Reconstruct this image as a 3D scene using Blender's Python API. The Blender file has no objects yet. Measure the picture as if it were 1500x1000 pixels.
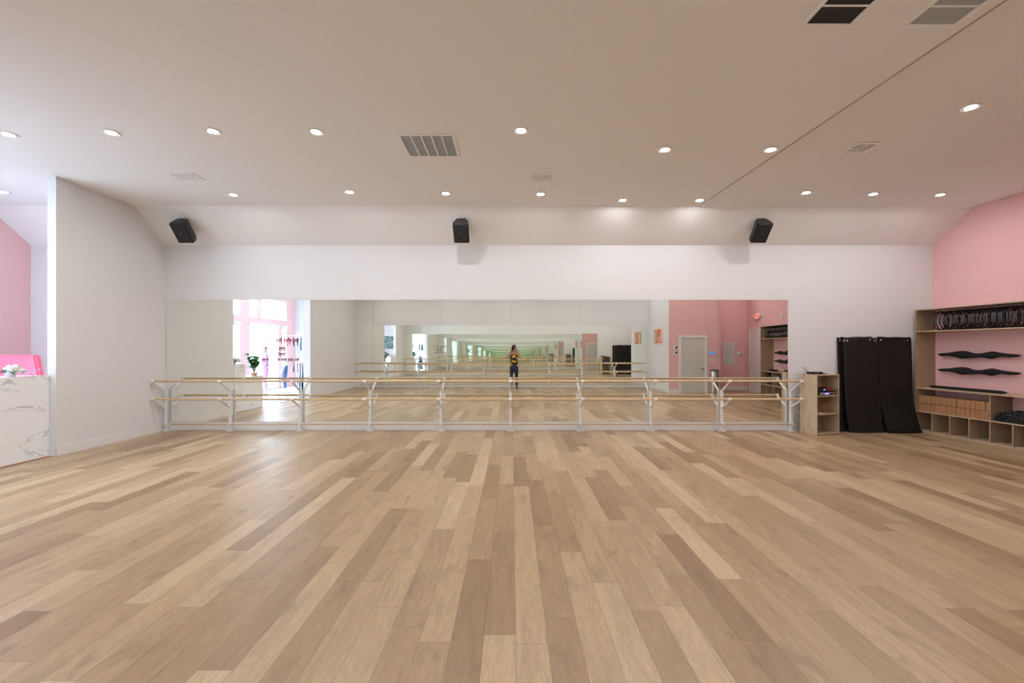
import bpy, bmesh, math, random
from mathutils import Vector, Matrix
R = math.radians
PI = math.pi
random.seed(7)
scene = bpy.context.scene
COL = scene.collection

# ------------------------------------------------------------------ camera
F = 667.0                       # focal length in pixels of the 1500 px wide frame
CZ = 1.645                      # lens height
HY = 510.0                      # horizon row
cd = bpy.data.cameras.new('camera')
cam = bpy.data.objects.new('camera', cd)
COL.objects.link(cam)
cam.location = (0, 0, CZ)
cam.rotation_euler = (R(90), 0, 0)
cd.sensor_width = 36.0
cd.lens = F / 1500 * 36.0
cd.shift_y = (HY - 500) / 1500
cd.clip_start = 0.02
scene.camera = cam

# ------------------------------------------------------------------ materials
MATS = {}
def mat(name, rgb, rough=0.5, metal=0.0, spec=0.5, bump=0.0, bscale=200.0, var=0.0, vscale=3.0,
        emit=None, estr=0.0, coat=0.0, sheen=0.0):
    if name in MATS: return MATS[name]
    m = bpy.data.materials.new(name); m.use_nodes = True
    nt = m.node_tree; b = nt.nodes['Principled BSDF']
    b.inputs['Base Color'].default_value = (*rgb, 1)
    b.inputs['Roughness'].default_value = rough
    b.inputs['Metallic'].default_value = metal
    b.inputs['Specular IOR Level'].default_value = spec
    if coat: b.inputs['Coat Weight'].default_value = coat
    if sheen: b.inputs['Sheen Weight'].default_value = sheen
    tc = nt.nodes.new('ShaderNodeTexCoord')
    if var:
        n = nt.nodes.new('ShaderNodeTexNoise'); n.inputs['Scale'].default_value = vscale
        n.inputs['Detail'].default_value = 4
        nt.links.new(tc.outputs['Object'], n.inputs['Vector'])
        r = nt.nodes.new('ShaderNodeValToRGB')
        r.color_ramp.elements[0].position = 0.3; r.color_ramp.elements[1].position = 0.7
        r.color_ramp.elements[0].color = tuple(c * (1 - var) for c in rgb) + (1,)
        r.color_ramp.elements[1].color = tuple(min(1, c * (1 + var)) for c in rgb) + (1,)
        nt.links.new(n.outputs['Fac'], r.inputs['Fac'])
        nt.links.new(r.outputs['Color'], b.inputs['Base Color'])
    if bump:
        n2 = nt.nodes.new('ShaderNodeTexNoise'); n2.inputs['Scale'].default_value = bscale
        n2.inputs['Detail'].default_value = 2
        nt.links.new(tc.outputs['Object'], n2.inputs['Vector'])
        bp = nt.nodes.new('ShaderNodeBump'); bp.inputs['Strength'].default_value = bump
        bp.inputs['Distance'].default_value = 0.002
        nt.links.new(n2.outputs['Fac'], bp.inputs['Height'])
        nt.links.new(bp.outputs['Normal'], b.inputs['Normal'])
    if emit:
        b.inputs['Emission Color'].default_value = (*emit, 1)
        b.inputs['Emission Strength'].default_value = estr
    MATS[name] = m
    return m

def math_node(nt, op, a, b=None, c=None):
    n = nt.nodes.new('ShaderNodeMath'); n.operation = op
    for i, v in enumerate((a, b, c)):
        if v is None: continue
        if hasattr(v, 'links') or hasattr(v, 'node'): nt.links.new(v, n.inputs[i])
        else: n.inputs[i].default_value = v
    return n.outputs[0]

def floor_material():
    m = bpy.data.materials.new('oak_plank_floor'); m.use_nodes = True
    nt = m.node_tree; b = nt.nodes['Principled BSDF']; L = nt.links
    tc = nt.nodes.new('ShaderNodeTexCoord')
    sx = nt.nodes.new('ShaderNodeSeparateXYZ'); L.new(tc.outputs['Object'], sx.inputs[0])
    PW, PL = 0.181, 1.45
    u = math_node(nt, 'DIVIDE', math_node(nt, 'SUBTRACT', sx.outputs['X'], 0.02), PW)
    row = math_node(nt, 'FLOOR', u); fu = math_node(nt, 'FRACT', u)
    w1 = nt.nodes.new('ShaderNodeTexWhiteNoise'); w1.noise_dimensions = '1D'; L.new(row, w1.inputs['W'])
    v = math_node(nt, 'ADD', math_node(nt, 'DIVIDE', sx.outputs['Y'], PL), math_node(nt, 'MULTIPLY', w1.outputs['Value'], 7.3))
    col = math_node(nt, 'FLOOR', v); fv = math_node(nt, 'FRACT', v)
    cb = nt.nodes.new('ShaderNodeCombineXYZ'); L.new(row, cb.inputs[0]); L.new(col, cb.inputs[1])
    w2 = nt.nodes.new('ShaderNodeTexWhiteNoise'); w2.noise_dimensions = '3D'; L.new(cb.outputs[0], w2.inputs['Vector'])
    ramp = nt.nodes.new('ShaderNodeValToRGB'); cr = ramp.color_ramp
    cols = [(0.0, (.290, .180, .093)), (0.22, (.365, .240, .129)), (0.5, (.418, .283, .157)), (0.75, (.472, .330, .190)), (1.0, (.555, .410, .250))]
    cr.elements[0].position, cr.elements[0].color = cols[0][0], (*cols[0][1], 1)
    cr.elements[1].position, cr.elements[1].color = cols[-1][0], (*cols[-1][1], 1)
    for p, c in cols[1:-1]:
        e = cr.elements.new(p); e.color = (*c, 1)
    L.new(w2.outputs['Value'], ramp.inputs['Fac'])
    # grain: stretched along the plank and shifted per plank
    gc = nt.nodes.new('ShaderNodeCombineXYZ')
    L.new(math_node(nt, 'ADD', math_node(nt, 'MULTIPLY', sx.outputs['X'], 1.0), math_node(nt, 'MULTIPLY', w2.outputs['Value'], 37.0)), gc.inputs[0])
    L.new(math_node(nt, 'MULTIPLY', sx.outputs['Y'], 0.13), gc.inputs[1])
    L.new(math_node(nt, 'MULTIPLY', w2.outputs['Value'], 11.0), gc.inputs[2])
    def noise(scale, detail, rough, dist=0.0, vec=gc.outputs[0]):
        n = nt.nodes.new('ShaderNodeTexNoise'); n.inputs['Scale'].default_value = scale
        n.inputs['Detail'].default_value = detail; n.inputs['Roughness'].default_value = rough
        n.inputs['Distortion'].default_value = dist
        L.new(vec, n.inputs['Vector']); return n.outputs['Fac']
    g1 = noise(11, 6, 0.62, 1.6); g2 = noise(110, 3, 0.7, 0.3)
    gc2 = nt.nodes.new('ShaderNodeCombineXYZ')
    L.new(math_node(nt, 'ADD', sx.outputs['X'], math_node(nt, 'MULTIPLY', w2.outputs['Value'], 37.0)), gc2.inputs[0])
    L.new(math_node(nt, 'MULTIPLY', sx.outputs['Y'], 0.42), gc2.inputs[1])
    g3 = noise(5.5, 3, 0.5, 0.6, gc2.outputs[0])
    knots = nt.nodes.new('ShaderNodeMapRange'); L.new(g3, knots.inputs[0])
    knots.inputs[1].default_value = 0.58; knots.inputs[2].default_value = 0.74
    knots.inputs[3].default_value = 1.0; knots.inputs[4].default_value = 0.74
    # small round knots
    vo = nt.nodes.new('ShaderNodeTexVoronoi'); vo.inputs['Scale'].default_value = 1.7
    L.new(gc2.outputs[0], vo.inputs['Vector'])
    kn = nt.nodes.new('ShaderNodeMapRange'); L.new(vo.outputs['Distance'], kn.inputs[0])
    kn.inputs[1].default_value = 0.012; kn.inputs[2].default_value = 0.07
    kn.inputs[3].default_value = 0.62; kn.inputs[4].default_value = 1.0
    gr1 = nt.nodes.new('ShaderNodeMapRange'); L.new(g1, gr1.inputs[0])
    gr1.inputs[1].default_value = 0.3; gr1.inputs[2].default_value = 0.7; gr1.inputs[3].default_value = 0.84; gr1.inputs[4].default_value = 1.10
    gr2 = nt.nodes.new('ShaderNodeMapRange'); L.new(g2, gr2.inputs[0])
    gr2.inputs[1].default_value = 0.3; gr2.inputs[2].default_value = 0.7; gr2.inputs[3].default_value = 0.86; gr2.inputs[4].default_value = 1.08
    tot = math_node(nt, 'MULTIPLY', math_node(nt, 'MULTIPLY', gr1.outputs[0], gr2.outputs[0]), math_node(nt, 'MULTIPLY', knots.outputs[0], kn.outputs[0]))
    # seams
    eu = math_node(nt, 'MULTIPLY', math_node(nt, 'MINIMUM', fu, math_node(nt, 'SUBTRACT', 1.0, fu)), PW)
    ev = math_node(nt, 'MULTIPLY', math_node(nt, 'MINIMUM', fv, math_node(nt, 'SUBTRACT', 1.0, fv)), PL)
    e = math_node(nt, 'MINIMUM', eu, ev)
    sm = nt.nodes.new('ShaderNodeMapRange'); L.new(e, sm.inputs[0])
    sm.inputs[1].default_value = 0.0006; sm.inputs[2].default_value = 0.0028; sm.inputs[3].default_value = 0.55; sm.inputs[4].default_value = 1.0
    tot = math_node(nt, 'MULTIPLY', tot, sm.outputs[0])
    mx = nt.nodes.new('ShaderNodeVectorMath'); mx.operation = 'SCALE'
    L.new(ramp.outputs['Color'], mx.inputs[0]); L.new(tot, mx.inputs['Scale'])
    L.new(mx.outputs[0], b.inputs['Base Color'])
    rr = nt.nodes.new('ShaderNodeMapRange'); L.new(g2, rr.inputs[0])
    rr.inputs[3].default_value = 0.26; rr.inputs[4].default_value = 0.40
    L.new(rr.outputs[0], b.inputs['Roughness'])
    b.inputs['Specular IOR Level'].default_value = 0.45
    bp = nt.nodes.new('ShaderNodeBump'); bp.inputs['Strength'].default_value = 0.25; bp.inputs['Distance'].default_value = 0.001
    L.new(tot, bp.inputs['Height']); L.new(bp.outputs['Normal'], b.inputs['Normal'])
    return m

def plywood_material(name, c1, c2, scale=1.0):
    m = bpy.data.materials.new(name); m.use_nodes = True
    nt = m.node_tree; b = nt.nodes['Principled BSDF']; L = nt.links
    tc = nt.nodes.new('ShaderNodeTexCoord')
    mp = nt.nodes.new('ShaderNodeMapping'); mp.inputs['Scale'].default_value = (9 * scale, 9 * scale, 1.2 * scale)
    L.new(tc.outputs['Object'], mp.inputs[0])
    n = nt.nodes.new('ShaderNodeTexNoise'); n.inputs['Scale'].default_value = 2.2; n.inputs['Detail'].default_value = 6
    n.inputs['Distortion'].default_value = 1.0
    L.new(mp.outputs[0], n.inputs['Vector'])
    r = nt.nodes.new('ShaderNodeValToRGB'); r.color_ramp.elements[0].position = .32; r.color_ramp.elements[1].position = .7
    r.color_ramp.elements[0].color = (*c1, 1); r.color_ramp.elements[1].color = (*c2, 1)
    L.new(n.outputs['Fac'], r.inputs['Fac']); L.new(r.outputs['Color'], b.inputs['Base Color'])
    b.inputs['Roughness'].default_value = 0.5
    return m

def marble_material():
    m = bpy.data.materials.new('white_marble'); m.use_nodes = True
    nt = m.node_tree; b = nt.nodes['Principled BSDF']; L = nt.links
    tc = nt.nodes.new('ShaderNodeTexCoord')
    mp = nt.nodes.new('ShaderNodeMapping'); mp.inputs['Rotation'].default_value = (R(38), R(10), 0)
    mp.inputs['Scale'].default_value = (1.0, 1.0, 2.2)
    L.new(tc.outputs['Object'], mp.inputs[0])
    n = nt.nodes.new('ShaderNodeTexNoise'); n.inputs['Scale'].default_value = 1.15; n.inputs['Detail'].default_value = 7
    n.inputs['Roughness'].default_value = 0.62; n.inputs['Distortion'].default_value = 0.8
    L.new(mp.outputs[0], n.inputs['Vector'])
    a = math_node(nt, 'ABSOLUTE', math_node(nt, 'SUBTRACT', n.outputs['Fac'], 0.5))
    mr = nt.nodes.new('ShaderNodeMapRange'); L.new(a, mr.inputs[0])
    mr.inputs[1].default_value = 0.0; mr.inputs[2].default_value = 0.016; mr.inputs[3].default_value = 0.0; mr.inputs[4].default_value = 1.0
    n2 = nt.nodes.new('ShaderNodeTexNoise'); n2.inputs['Scale'].default_value = 2.3
    L.new(mp.outputs[0], n2.inputs['Vector'])
    mr2 = nt.nodes.new('ShaderNodeMapRange'); L.new(n2.outputs['Fac'], mr2.inputs[0])
    mr2.inputs[1].default_value = 0.46; mr2.inputs[2].default_value = 0.60
    k = math_node(nt, 'MAXIMUM', mr.outputs[0], math_node(nt, 'SUBTRACT', 1.0, mr2.outputs[0]))
    r = nt.nodes.new('ShaderNodeValToRGB'); r.color_ramp.elements[0].color = (.46, .50, .58, 1); r.color_ramp.elements[1].color = (.90, .92, .95, 1)
    L.new(k, r.inputs['Fac']); L.new(r.outputs['Color'], b.inputs['Base Color'])
    b.inputs['Roughness'].default_value = 0.22
    return m

def pane_material():
    m = bpy.data.materials.new('clear_window_glass'); m.use_nodes = True
    nt = m.node_tree; nt.nodes.clear()
    o = nt.nodes.new('ShaderNodeOutputMaterial'); mx = nt.nodes.new('ShaderNodeMixShader')
    t = nt.nodes.new('ShaderNodeBsdfTransparent'); t.inputs[0].default_value = (.95, .98, 1, 1)
    g = nt.nodes.new('ShaderNodeBsdfGlossy'); g.inputs['Roughness'].default_value = 0.02
    mx.inputs[0].default_value = 0.06
    nt.links.new(t.outputs[0], mx.inputs[1]); nt.links.new(g.outputs[0], mx.inputs[2]); nt.links.new(mx.outputs[0], o.inputs[0])
    return m

M_floor = floor_material()
M_ply = plywood_material('birch_plywood', (.43, .315, .20), (.56, .43, .295))
M_plyside = plywood_material('oak_veneer_panel', (.30, .205, .125), (.41, .295, .19), 1.3)
M_marble = marble_material()
M_pane = pane_material()
M_wall = mat('white_wall_paint', (.755, .755, .765), .75, spec=.25, bump=.25, bscale=160)
M_ceil = mat('ceiling_paint', (.88, .87, .865), .85, spec=.2, bump=.2, bscale=120)
M_pink = mat('pink_wall_paint', (.78, .475, .475), .7, spec=.25, bump=.25, bscale=160)
M_trim = mat('white_trim_gloss', (.78, .78, .78), .35)
M_door = mat('grey_white_door_paint', (.62, .61, .58), .45)
M_tile = mat('white_lobby_tile', (.74, .76, .80), .07, spec=.6)
M_steelw = mat('white_powder_coat', (.80, .80, .80), .35)
M_rail = plywood_material('ash_rail_wood', (.56, .40, .23), (.68, .51, .32), 2.0)
M_mirror = mat('mirror_silver', (.93, .957, .912), .004, metal=1.0)
M_edge = mat('mirror_glass_edge', (.08, .16, .12), .25)
M_black = mat('black_plastic', (.012, .012, .014), .45, bump=.2, bscale=400)
M_grille = mat('black_metal_grille', (.010, .010, .013), .6, bump=.8, bscale=900)
M_rubber = mat('black_foam_vinyl', (.028, .026, .0255), .36, spec=.6, bump=.3, bscale=60)
M_black_fab = mat('black_fabric', (.008, .008, .010), .8, bump=.5, bscale=500)
M_ringm = mat('black_ring_rubber', (.010, .009, .011), .38)
M_pad = mat('grey_ring_pad', (.055, .048, .055), .5)
M_cork = plywood_material('cork_block', (.34, .165, .07), (.46, .245, .115), 3.0)
M_chrome = mat('brushed_steel', (.62, .61, .59), .22, metal=1.0)
M_chrome_d = mat('dark_steel', (.25, .25, .25), .3, metal=1.0)
M_lens = mat('ceiling_lamp_lens', (.9, .9, .9), .4, emit=(1, .97, .95), estr=22)
M_vent = mat('white_vent_metal', (.90, .91, .91), .35)
M_ventgrey = mat('grey_vent_slat', (.47, .50, .51), .45)
M_dark = mat('vent_dark_inside', (.03, .03, .03), .8)
M_plate = mat('white_plastic', (.72, .72, .71), .35)
M_hot = mat('hot_pink_leather', (.88, .13, .21), .4)
M_leaf = mat('leaf_green', (.055, .20, .035), .35, var=.45, vscale=6)
M_leaf_d = mat('dark_leaf_green', (.03, .12, .05), .4, var=.3, vscale=9)
M_petal = mat('white_petals', (.78, .77, .74), .6, sheen=.3)
M_petal_p = mat('pink_petals', (.72, .20, .25), .6)
M_pot = mat('terracotta_peach_pot', (.72, .36, .22), .5)
M_skin = mat('skin', (.45, .235, .16), .5)
M_hair = mat('dark_hair', (.012, .009, .008), .5, bump=.5, bscale=300)

# ------------------------------------------------------------------ builders
class MB:
    def __init__(self): self.bm = bmesh.new(); self.mi = 0
    def _tag(self, verts):
        if self.mi:
            vs = set(verts)
            for f in self.bm.faces:
                if f.material_index == 0 and all(v in vs for v in f.verts): f.material_index = self.mi
    def box(self, x0, x1, y0, y1, z0, z1, bevel=0.0, M=None):
        r = bmesh.ops.create_cube(self.bm, size=1.0)
        vs = r['verts']
        for v in vs:
            v.co = Vector(((x0 + x1) / 2 + v.co.x * (x1 - x0), (y0 + y1) / 2 + v.co.y * (y1 - y0), (z0 + z1) / 2 + v.co.z * (z1 - z0)))
        if bevel:
            es = list({e for v in vs for e in v.link_edges})
            rb = bmesh.ops.bevel(self.bm, geom=es, offset=bevel, segments=2, affect='EDGES')
            vs = list({v for f in rb['faces'] for v in f.verts} | {v for v in vs if v.is_valid})
        if M is not None: bmesh.ops.transform(self.bm, matrix=M, verts=vs)
        self._tag(vs); return self
    def cyl(self, p0, p1, r0, r1=None, seg=16, caps=True):
        p0, p1 = Vector(p0), Vector(p1); r1 = r0 if r1 is None else r1
        d = p1 - p0; q = Vector((0, 0, 1)).rotation_difference(d.normalized())
        M = Matrix.Translation((p0 + p1) / 2) @ q.to_matrix().to_4x4()
        r = bmesh.ops.create_cone(self.bm, cap_ends=caps, cap_tris=False, segments=seg, radius1=r0, radius2=r1, depth=d.length, matrix=M)
        self._tag(r['verts']); return self
    def sph(self, c, r, sx=1, sy=1, sz=1, u=16, v=10, M=None):
        T = Matrix.Translation(Vector(c)) @ (M or Matrix.Identity(4)) @ Matrix.Diagonal((sx, sy, sz, 1))
        q = bmesh.ops.create_uvsphere(self.bm, u_segments=u, v_segments=v, radius=r, matrix=T)
        self._tag(q['verts']); return self
    def tube(self, pts, r, seg=10, closed=False):
        pts = [Vector(p) for p in pts]; n = len(pts); rings = []
        up = Vector((0, 0, 1))
        rr = r if isinstance(r, (list, tuple)) else [r] * n
        for i, p in enumerate(pts):
            a = pts[(i - 1) % n] if (closed or i > 0) else p
            b = pts[(i + 1) % n] if (closed or i < n - 1) else p
            t = (b - a).normalized()
            s = t.cross(up)
            if s.length < 1e-3: s = t.cross(Vector((1, 0, 0)))
            s.normalize(); w = s.cross(t).normalized()
            rings.append([self.bm.verts.new(p + (s * math.cos(2 * PI * k / seg) + w * math.sin(2 * PI * k / seg)) * rr[i]) for k in range(seg)])
        m = n if closed else n - 1
        for i in range(m):
            A, B = rings[i], rings[(i + 1) % n]
            for k in range(seg): self.bm.faces.new((A[k], A[(k + 1) % seg], B[(k + 1) % seg], B[k]))
        if not closed:
            self.bm.faces.new(rings[0][::-1]); self.bm.faces.new(rings[-1])
        self._tag([v for ring in rings for v in ring]); return self
    def lathe(self, prof, c=(0, 0, 0), seg=24):
        rings = []; c = Vector(c)
        for (r, z) in prof:
            rings.append([self.bm.verts.new(c + Vector((max(r, 1e-4) * math.cos(2 * PI * k / seg), max(r, 1e-4) * math.sin(2 * PI * k / seg), z))) for k in range(seg)])
        for i in range(len(rings) - 1):
            A, B = rings[i], rings[i + 1]
            for k in range(seg): self.bm.faces.new((A[k], A[(k + 1) % seg], B[(k + 1) % seg], B[k]))
        self.bm.faces.new(rings[0][::-1]); self.bm.faces.new(rings[-1])
        self._tag([v for ring in rings for v in ring]); return self
    def prism(self, poly, h0, h1, axis='z'):
        """extrude a 2D polygon; axis z: (x,y), axis x: poly=(y,z), axis y: poly=(x,z)"""
        def P(a, b, h): return {'z': (a, b, h), 'x': (h, a, b), 'y': (a, h, b)}[axis]
        A = [self.bm.verts.new(P(a, b, h0)) for a, b in poly]; B = [self.bm.verts.new(P(a, b, h1)) for a, b in poly]
        n = len(poly)
        self.bm.faces.new(A[::-1]); self.bm.faces.new(B)
        for i in range(n): self.bm.faces.new((A[i], A[(i + 1) % n], B[(i + 1) % n], B[i]))
        self._tag(A + B); return self
    def poly(self, pts):
        vs = [self.bm.verts.new(p) for p in pts]; self.bm.faces.new(vs); self._tag(vs); return self
    def grid(self, fn, nu, nv):
        V = [[self.bm.verts.new(fn(i / nu, j / nv)) for j in range(nv + 1)] for i in range(nu + 1)]
        for i in range(nu):
            for j in range(nv): self.bm.faces.new((V[i][j], V[i + 1][j], V[i + 1][j + 1], V[i][j + 1]))
        self._tag([v for r_ in V for v in r_]); return self
    def solid(self, t):
        g = bmesh.ops.solidify(self.bm, geom=self.bm.faces[:], thickness=t); return self
    def build(self, name, mats, parent=None, smooth=False, loc=None, rotz=None):
        bmesh.ops.recalc_face_normals(self.bm, faces=self.bm.faces[:])
        me = bpy.data.meshes.new(name); self.bm.to_mesh(me); self.bm.free()
        if not isinstance(mats, (list, tuple)): mats = [mats]
        for m in mats: me.materials.append(m)
        if smooth:
            for p in me.polygons: p.use_smooth = True
            if smooth == 'auto':
                try: me.set_sharp_from_angle(angle=R(35))
                except Exception: pass
        o = bpy.data.objects.new(name, me); COL.objects.link(o)
        if parent: o.parent = parent
        if loc is not None: o.location = loc
        if rotz is not None: o.rotation_euler = (0, 0, rotz)
        return o

def tag(o, label, cat, group=None, kind=None):
    o['label'] = label
    if cat: o['category'] = cat
    if group: o['group'] = group
    if kind: o['kind'] = kind
    return o
def struct(o): o['kind'] = 'structure'; return o
def thing(name, label, cat, loc=(0, 0, 0), rotz=0, group=None):
    o = bpy.data.objects.new(name, None); COL.objects.link(o); o.empty_display_size = 0.1
    o.location = loc; o.rotation_euler = (0, 0, rotz)
    return tag(o, label, cat, group)
def kids(o): return [c for c in list(bpy.data.objects) if c.parent == o]
def dup(root, loc=None, rotz=None, label=None, group=None, tree=None):
    tree = tree or subtree(root)
    def rec(node, parent):
        o, ch = node
        c = o.copy(); COL.objects.link(c); c.parent = parent
        for n in ch: rec(n, c)
        return c
    r = rec(tree, None)
    if loc is not None: r.location = loc
    if rotz is not None: r.rotation_euler = (r.rotation_euler[0], r.rotation_euler[1], rotz)
    if label: r['label'] = label
    if group: r['group'] = group
    return r
def subtree(o): return (o, [subtree(c) for c in kids(o)])
ORD = ['leftmost', 'second from the left', 'third from the left', 'fourth from the left', 'fifth from the left', 'sixth from the left',
       'seventh from the left', 'eighth from the left', 'ninth from the left', 'rightmost']
def ordn(i, n): return 'rightmost' if i == n - 1 else ORD[i]

def text_mesh(name, s, size, m, parent=None, ext=0.002, align='CENTER'):
    cu = bpy.data.curves.new(name, 'FONT'); cu.body = s; cu.size = size; cu.extrude = ext
    cu.align_x = align; cu.align_y = 'CENTER'; cu.offset = size * 0.02
    t = bpy.data.objects.new(name + '_tmp', cu); COL.objects.link(t)
    dg = bpy.context.evaluated_depsgraph_get(); dg.update()
    me = bpy.data.meshes.new_from_object(t.evaluated_get(dg))
    bpy.data.objects.remove(t); me.materials.clear(); me.materials.append(m)
    o = bpy.data.objects.new(name, me); COL.objects.link(o)
    if parent: o.parent = parent
    return o

def skin_mesh(pts, edges, sub=2, root=0):
    """pts: list of (x,y,z,r or (rx,ry)); returns a mesh datablock of the skinned skeleton"""
    me = bpy.data.meshes.new('skel')
    me.from_pydata([p[:3] for p in pts], edges, []); me.update()
    o = bpy.data.objects.new('skel_tmp', me); COL.objects.link(o)
    md = o.modifiers.new('skin', 'SKIN')
    if not me.skin_vertices:
        bm = bmesh.new(); bm.from_mesh(me); bm.verts.layers.skin.verify(); bm.to_mesh(me); bm.free()
    for i, p in enumerate(pts):
        sv = me.skin_vertices[0].data[i]; r = p[3]
        sv.radius = r if isinstance(r, (tuple, list)) else (r, r)
        sv.use_root = (i == root)
    ss = o.modifiers.new('sub', 'SUBSURF'); ss.levels = sub; ss.render_levels = sub
    dg = bpy.context.evaluated_depsgraph_get(); dg.update()
    out = bpy.data.meshes.new_from_object(o.evaluated_get(dg))
    bpy.data.objects.remove(o)
    for p in out.polygons: p.use_smooth = True
    return out
def mesh_obj(name, me, m, parent=None):
    me.materials.clear(); me.materials.append(m); me.name = name
    o = bpy.data.objects.new(name, me); COL.objects.link(o)
    if parent: o.parent = parent
    return o

# ------------------------------------------------------------------ layout numbers
D = 9.14                        # far (mirror) wall
S = D / F                       # metres per pixel on it
ZC, ZC2 = 4.265, 4.24           # ceiling heights left and right of the fold
ZW = 3.71                       # top of the far wall, where the sloped ceiling starts
YC, YC2 = 8.36, 8.395           # crease lines
XL = -6.95                      # left wall
XLL = -9.66                     # lobby window wall
YB = -0.96                      # rear mirror wall
def xr(y): return 8.43 + 0.1 * (D - y)      # right wall, slightly splayed
def zc2(y): return ZC2 + 0.03 * (YC2 - y)      # the right-hand ceiling field rises gently toward the camera
def xf(y): return 3.46 + 0.055 * (8.36 - y)  # ceiling fold

# ------------------------------------------------------------------ shell
b = MB(); b.box(XL - 0.05, 10.0, -2.2, D + .1, -0.12, 0); struct(b.build('floor', M_floor))
b = MB(); b.box(XLL - .1, XL - 0.05, -2.2, D + .1, -0.12, -0.002); struct(b.build('floor_lobby', M_tile))
b = MB(); b.box(XL - .075, XL - .045, 3.36, 6.94, -0.05, 0.004); struct(b.build('trim_1', M_chrome_d))
# ceiling: two flat fields and the sloped strip over the far wall
def slab(b, pts, t=0.15):
    A = [b.bm.verts.new(p) for p in pts]; B = [b.bm.verts.new((p[0], p[1], p[2] + t)) for p in pts]
    b.bm.faces.new(A); b.bm.faces.new(B[::-1]); n = len(A)
    for i in range(n): b.bm.faces.new((A[i], B[i], B[(i + 1) % n], A[(i + 1) % n]))
b = MB()
slab(b, [(XLL - .1, -2.2, ZC), (xf(-2.2), -2.2, ZC), (xf(YC), YC, ZC), (XLL - .1, YC, ZC)])
slab(b, [(xf(-2.2), -2.2, zc2(-2.2)), (10.1, -2.2, zc2(-2.2)), (10.1, YC2, ZC2), (xf(YC), YC2, ZC2)])
b.prism([(xf(-2.2) - .02, -2.2), (xf(-2.2), -2.2), (xf(YC), YC), (xf(YC) - .02, YC)], ZC + .1, ZC + .6)
struct(b.build('ceiling', M_ceil))
b = MB(); b.prism([(xf(-2.2) - .024, -2.2), (xf(-2.2) + .001, -2.2), (xf(YC) + .001, YC), (xf(YC) - .024, YC)], ZC - .003, ZC + .02); struct(b.build('fold_shadow_strip', mat('taupe_painted_shadow', (.46, .40, .37), .7)))  # shadow line of the ceiling step, painted as a thin taupe strip
b = MB()
slab(b, [(XLL - .1, YC, ZC), (xf(YC), YC, ZC), (xf(YC), D + .03, ZW - .021), (XLL - .1, D + .03, ZW - .021)])
slab(b, [(xf(YC), YC2, ZC2), (10.1, YC2, ZC2), (10.1, D + .03, ZW - .021), (xf(YC), D + .03, ZW - .021)])
struct(b.build('ceiling_slope', M_ceil))
b = MB(); b.box(XLL - .1, 8.75, D, D + .14, -.1, ZW + .1); struct(b.build('wall_front', M_wall))
b = MB(); b.prism([(6.94, 0), (D, 0), (D, ZW + .03), (YC, ZC + .03), (6.94, ZC + .03)], XL - .13, XL, 'x'); struct(b.build('wall_left', M_wall))
b = MB(); b.box(-6.82, -6.6, -2.1, 3.36, 0, ZC + .05); struct(b.build('wall_left_rear', M_wall))
b = MB(); b.box(-6.6, 5.72, YB - .14, YB, 0, ZC + .4); struct(b.build('wall_back', M_wall))
b = MB(); b.box(5.72, 5.86, YB - .14, 1.652, 0, ZC + .4); struct(b.build('wall_side', M_wall))
b = MB()
b.box(5.72, 5.86, 1.652, 1.66, 0, ZC + .4); b.box(5.86, 7.60, 1.52, 1.66, 0, ZC + .4); b.box(7.46, 7.60, .12, 1.52, 0, ZC + .4); b.box(7.60, 9.6, .12, .26, 0, ZC + .4)
struct(b.build('wall_rear_pink', M_pink))
# right wall (splayed)
b = MB(); b.prism([(xr(0), 0.0), (xr(D + .2), D + .2), (xr(D + .2) + .15, D + .2), (xr(0) + .15, 0.0)], 0, ZC + .4); struct(b.build('wall_right', M_pink))
# lobby
b = MB(); b.box(XLL - .1, -6.6, -2.2, -1.98, 0, ZC + .05); struct(b.build('wall_lobby_back', M_wall))
OPEN = [(-1.24, -.84, .02, 2.50), (-.56, 1.54, .02, 2.50), (2.10, 3.90, .02, 2.50), (4.5, 6.3, .02, 2.50),
        (-1.24, .77, 2.80, 3.62), (1.02, 1.54, 2.80, 3.62), (2.10, 3.90, 2.80, 3.62), (4.5, 6.3, 2.80, 3.62)]  # last opening of each tier is unseen, added to bring in daylight
def holed_wall(y0, y1, z0, z1, opens, x0, x1, b):
    ys = sorted({y0, y1, *[o[0] for o in opens], *[o[1] for o in opens]})
    zs = sorted({z0, z1, *[o[2] for o in opens], *[o[3] for o in opens]})
    for i in range(len(ys) - 1):
        run = None
        for j in range(len(zs) - 1):
            cy, cz = (ys[i] + ys[i + 1]) / 2, (zs[j] + zs[j + 1]) / 2
            hole = any(o[0] < cy < o[1] and o[2] < cz < o[3] for o in opens)
            if not hole: run = (run[0], zs[j + 1]) if run else (zs[j], zs[j + 1])
            if (hole or j == len(zs) - 2) and run:
                b.box(x0, x1, ys[i], ys[i + 1], run[0], run[1]); run = None
b = MB(); holed_wall(-2.2, D + .1, 0, ZC + .05, OPEN, XLL - .14, XLL, b); struct(b.build('wall_lobby_window', M_pink))
for i, (a, c, e, f) in enumerate(OPEN):
    b = MB(); t = .035
    for (y0, y1, z0, z1) in ((a, c, e, e + t), (a, c, f - t, f), (a, a + t, e + t, f - t), (c - t, c, e + t, f - t)):
        b.box(XLL - .12, XLL + .012, y0, y1, z0, z1)
    w = struct(b.build('window_%d' % (i + 1), M_trim))  # includes the added unseen windows, last of each tier
    p = MB().box(XLL - .075, XLL - .069, a + t, c - t, e + t, f - t).build('pane', M_pane, w)
    if f < 2.6:
        hd = MB().box(XLL, XLL + .03, a - .05, c + .05, f, f + .10, .004).build('header_trim', M_trim, w)
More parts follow.
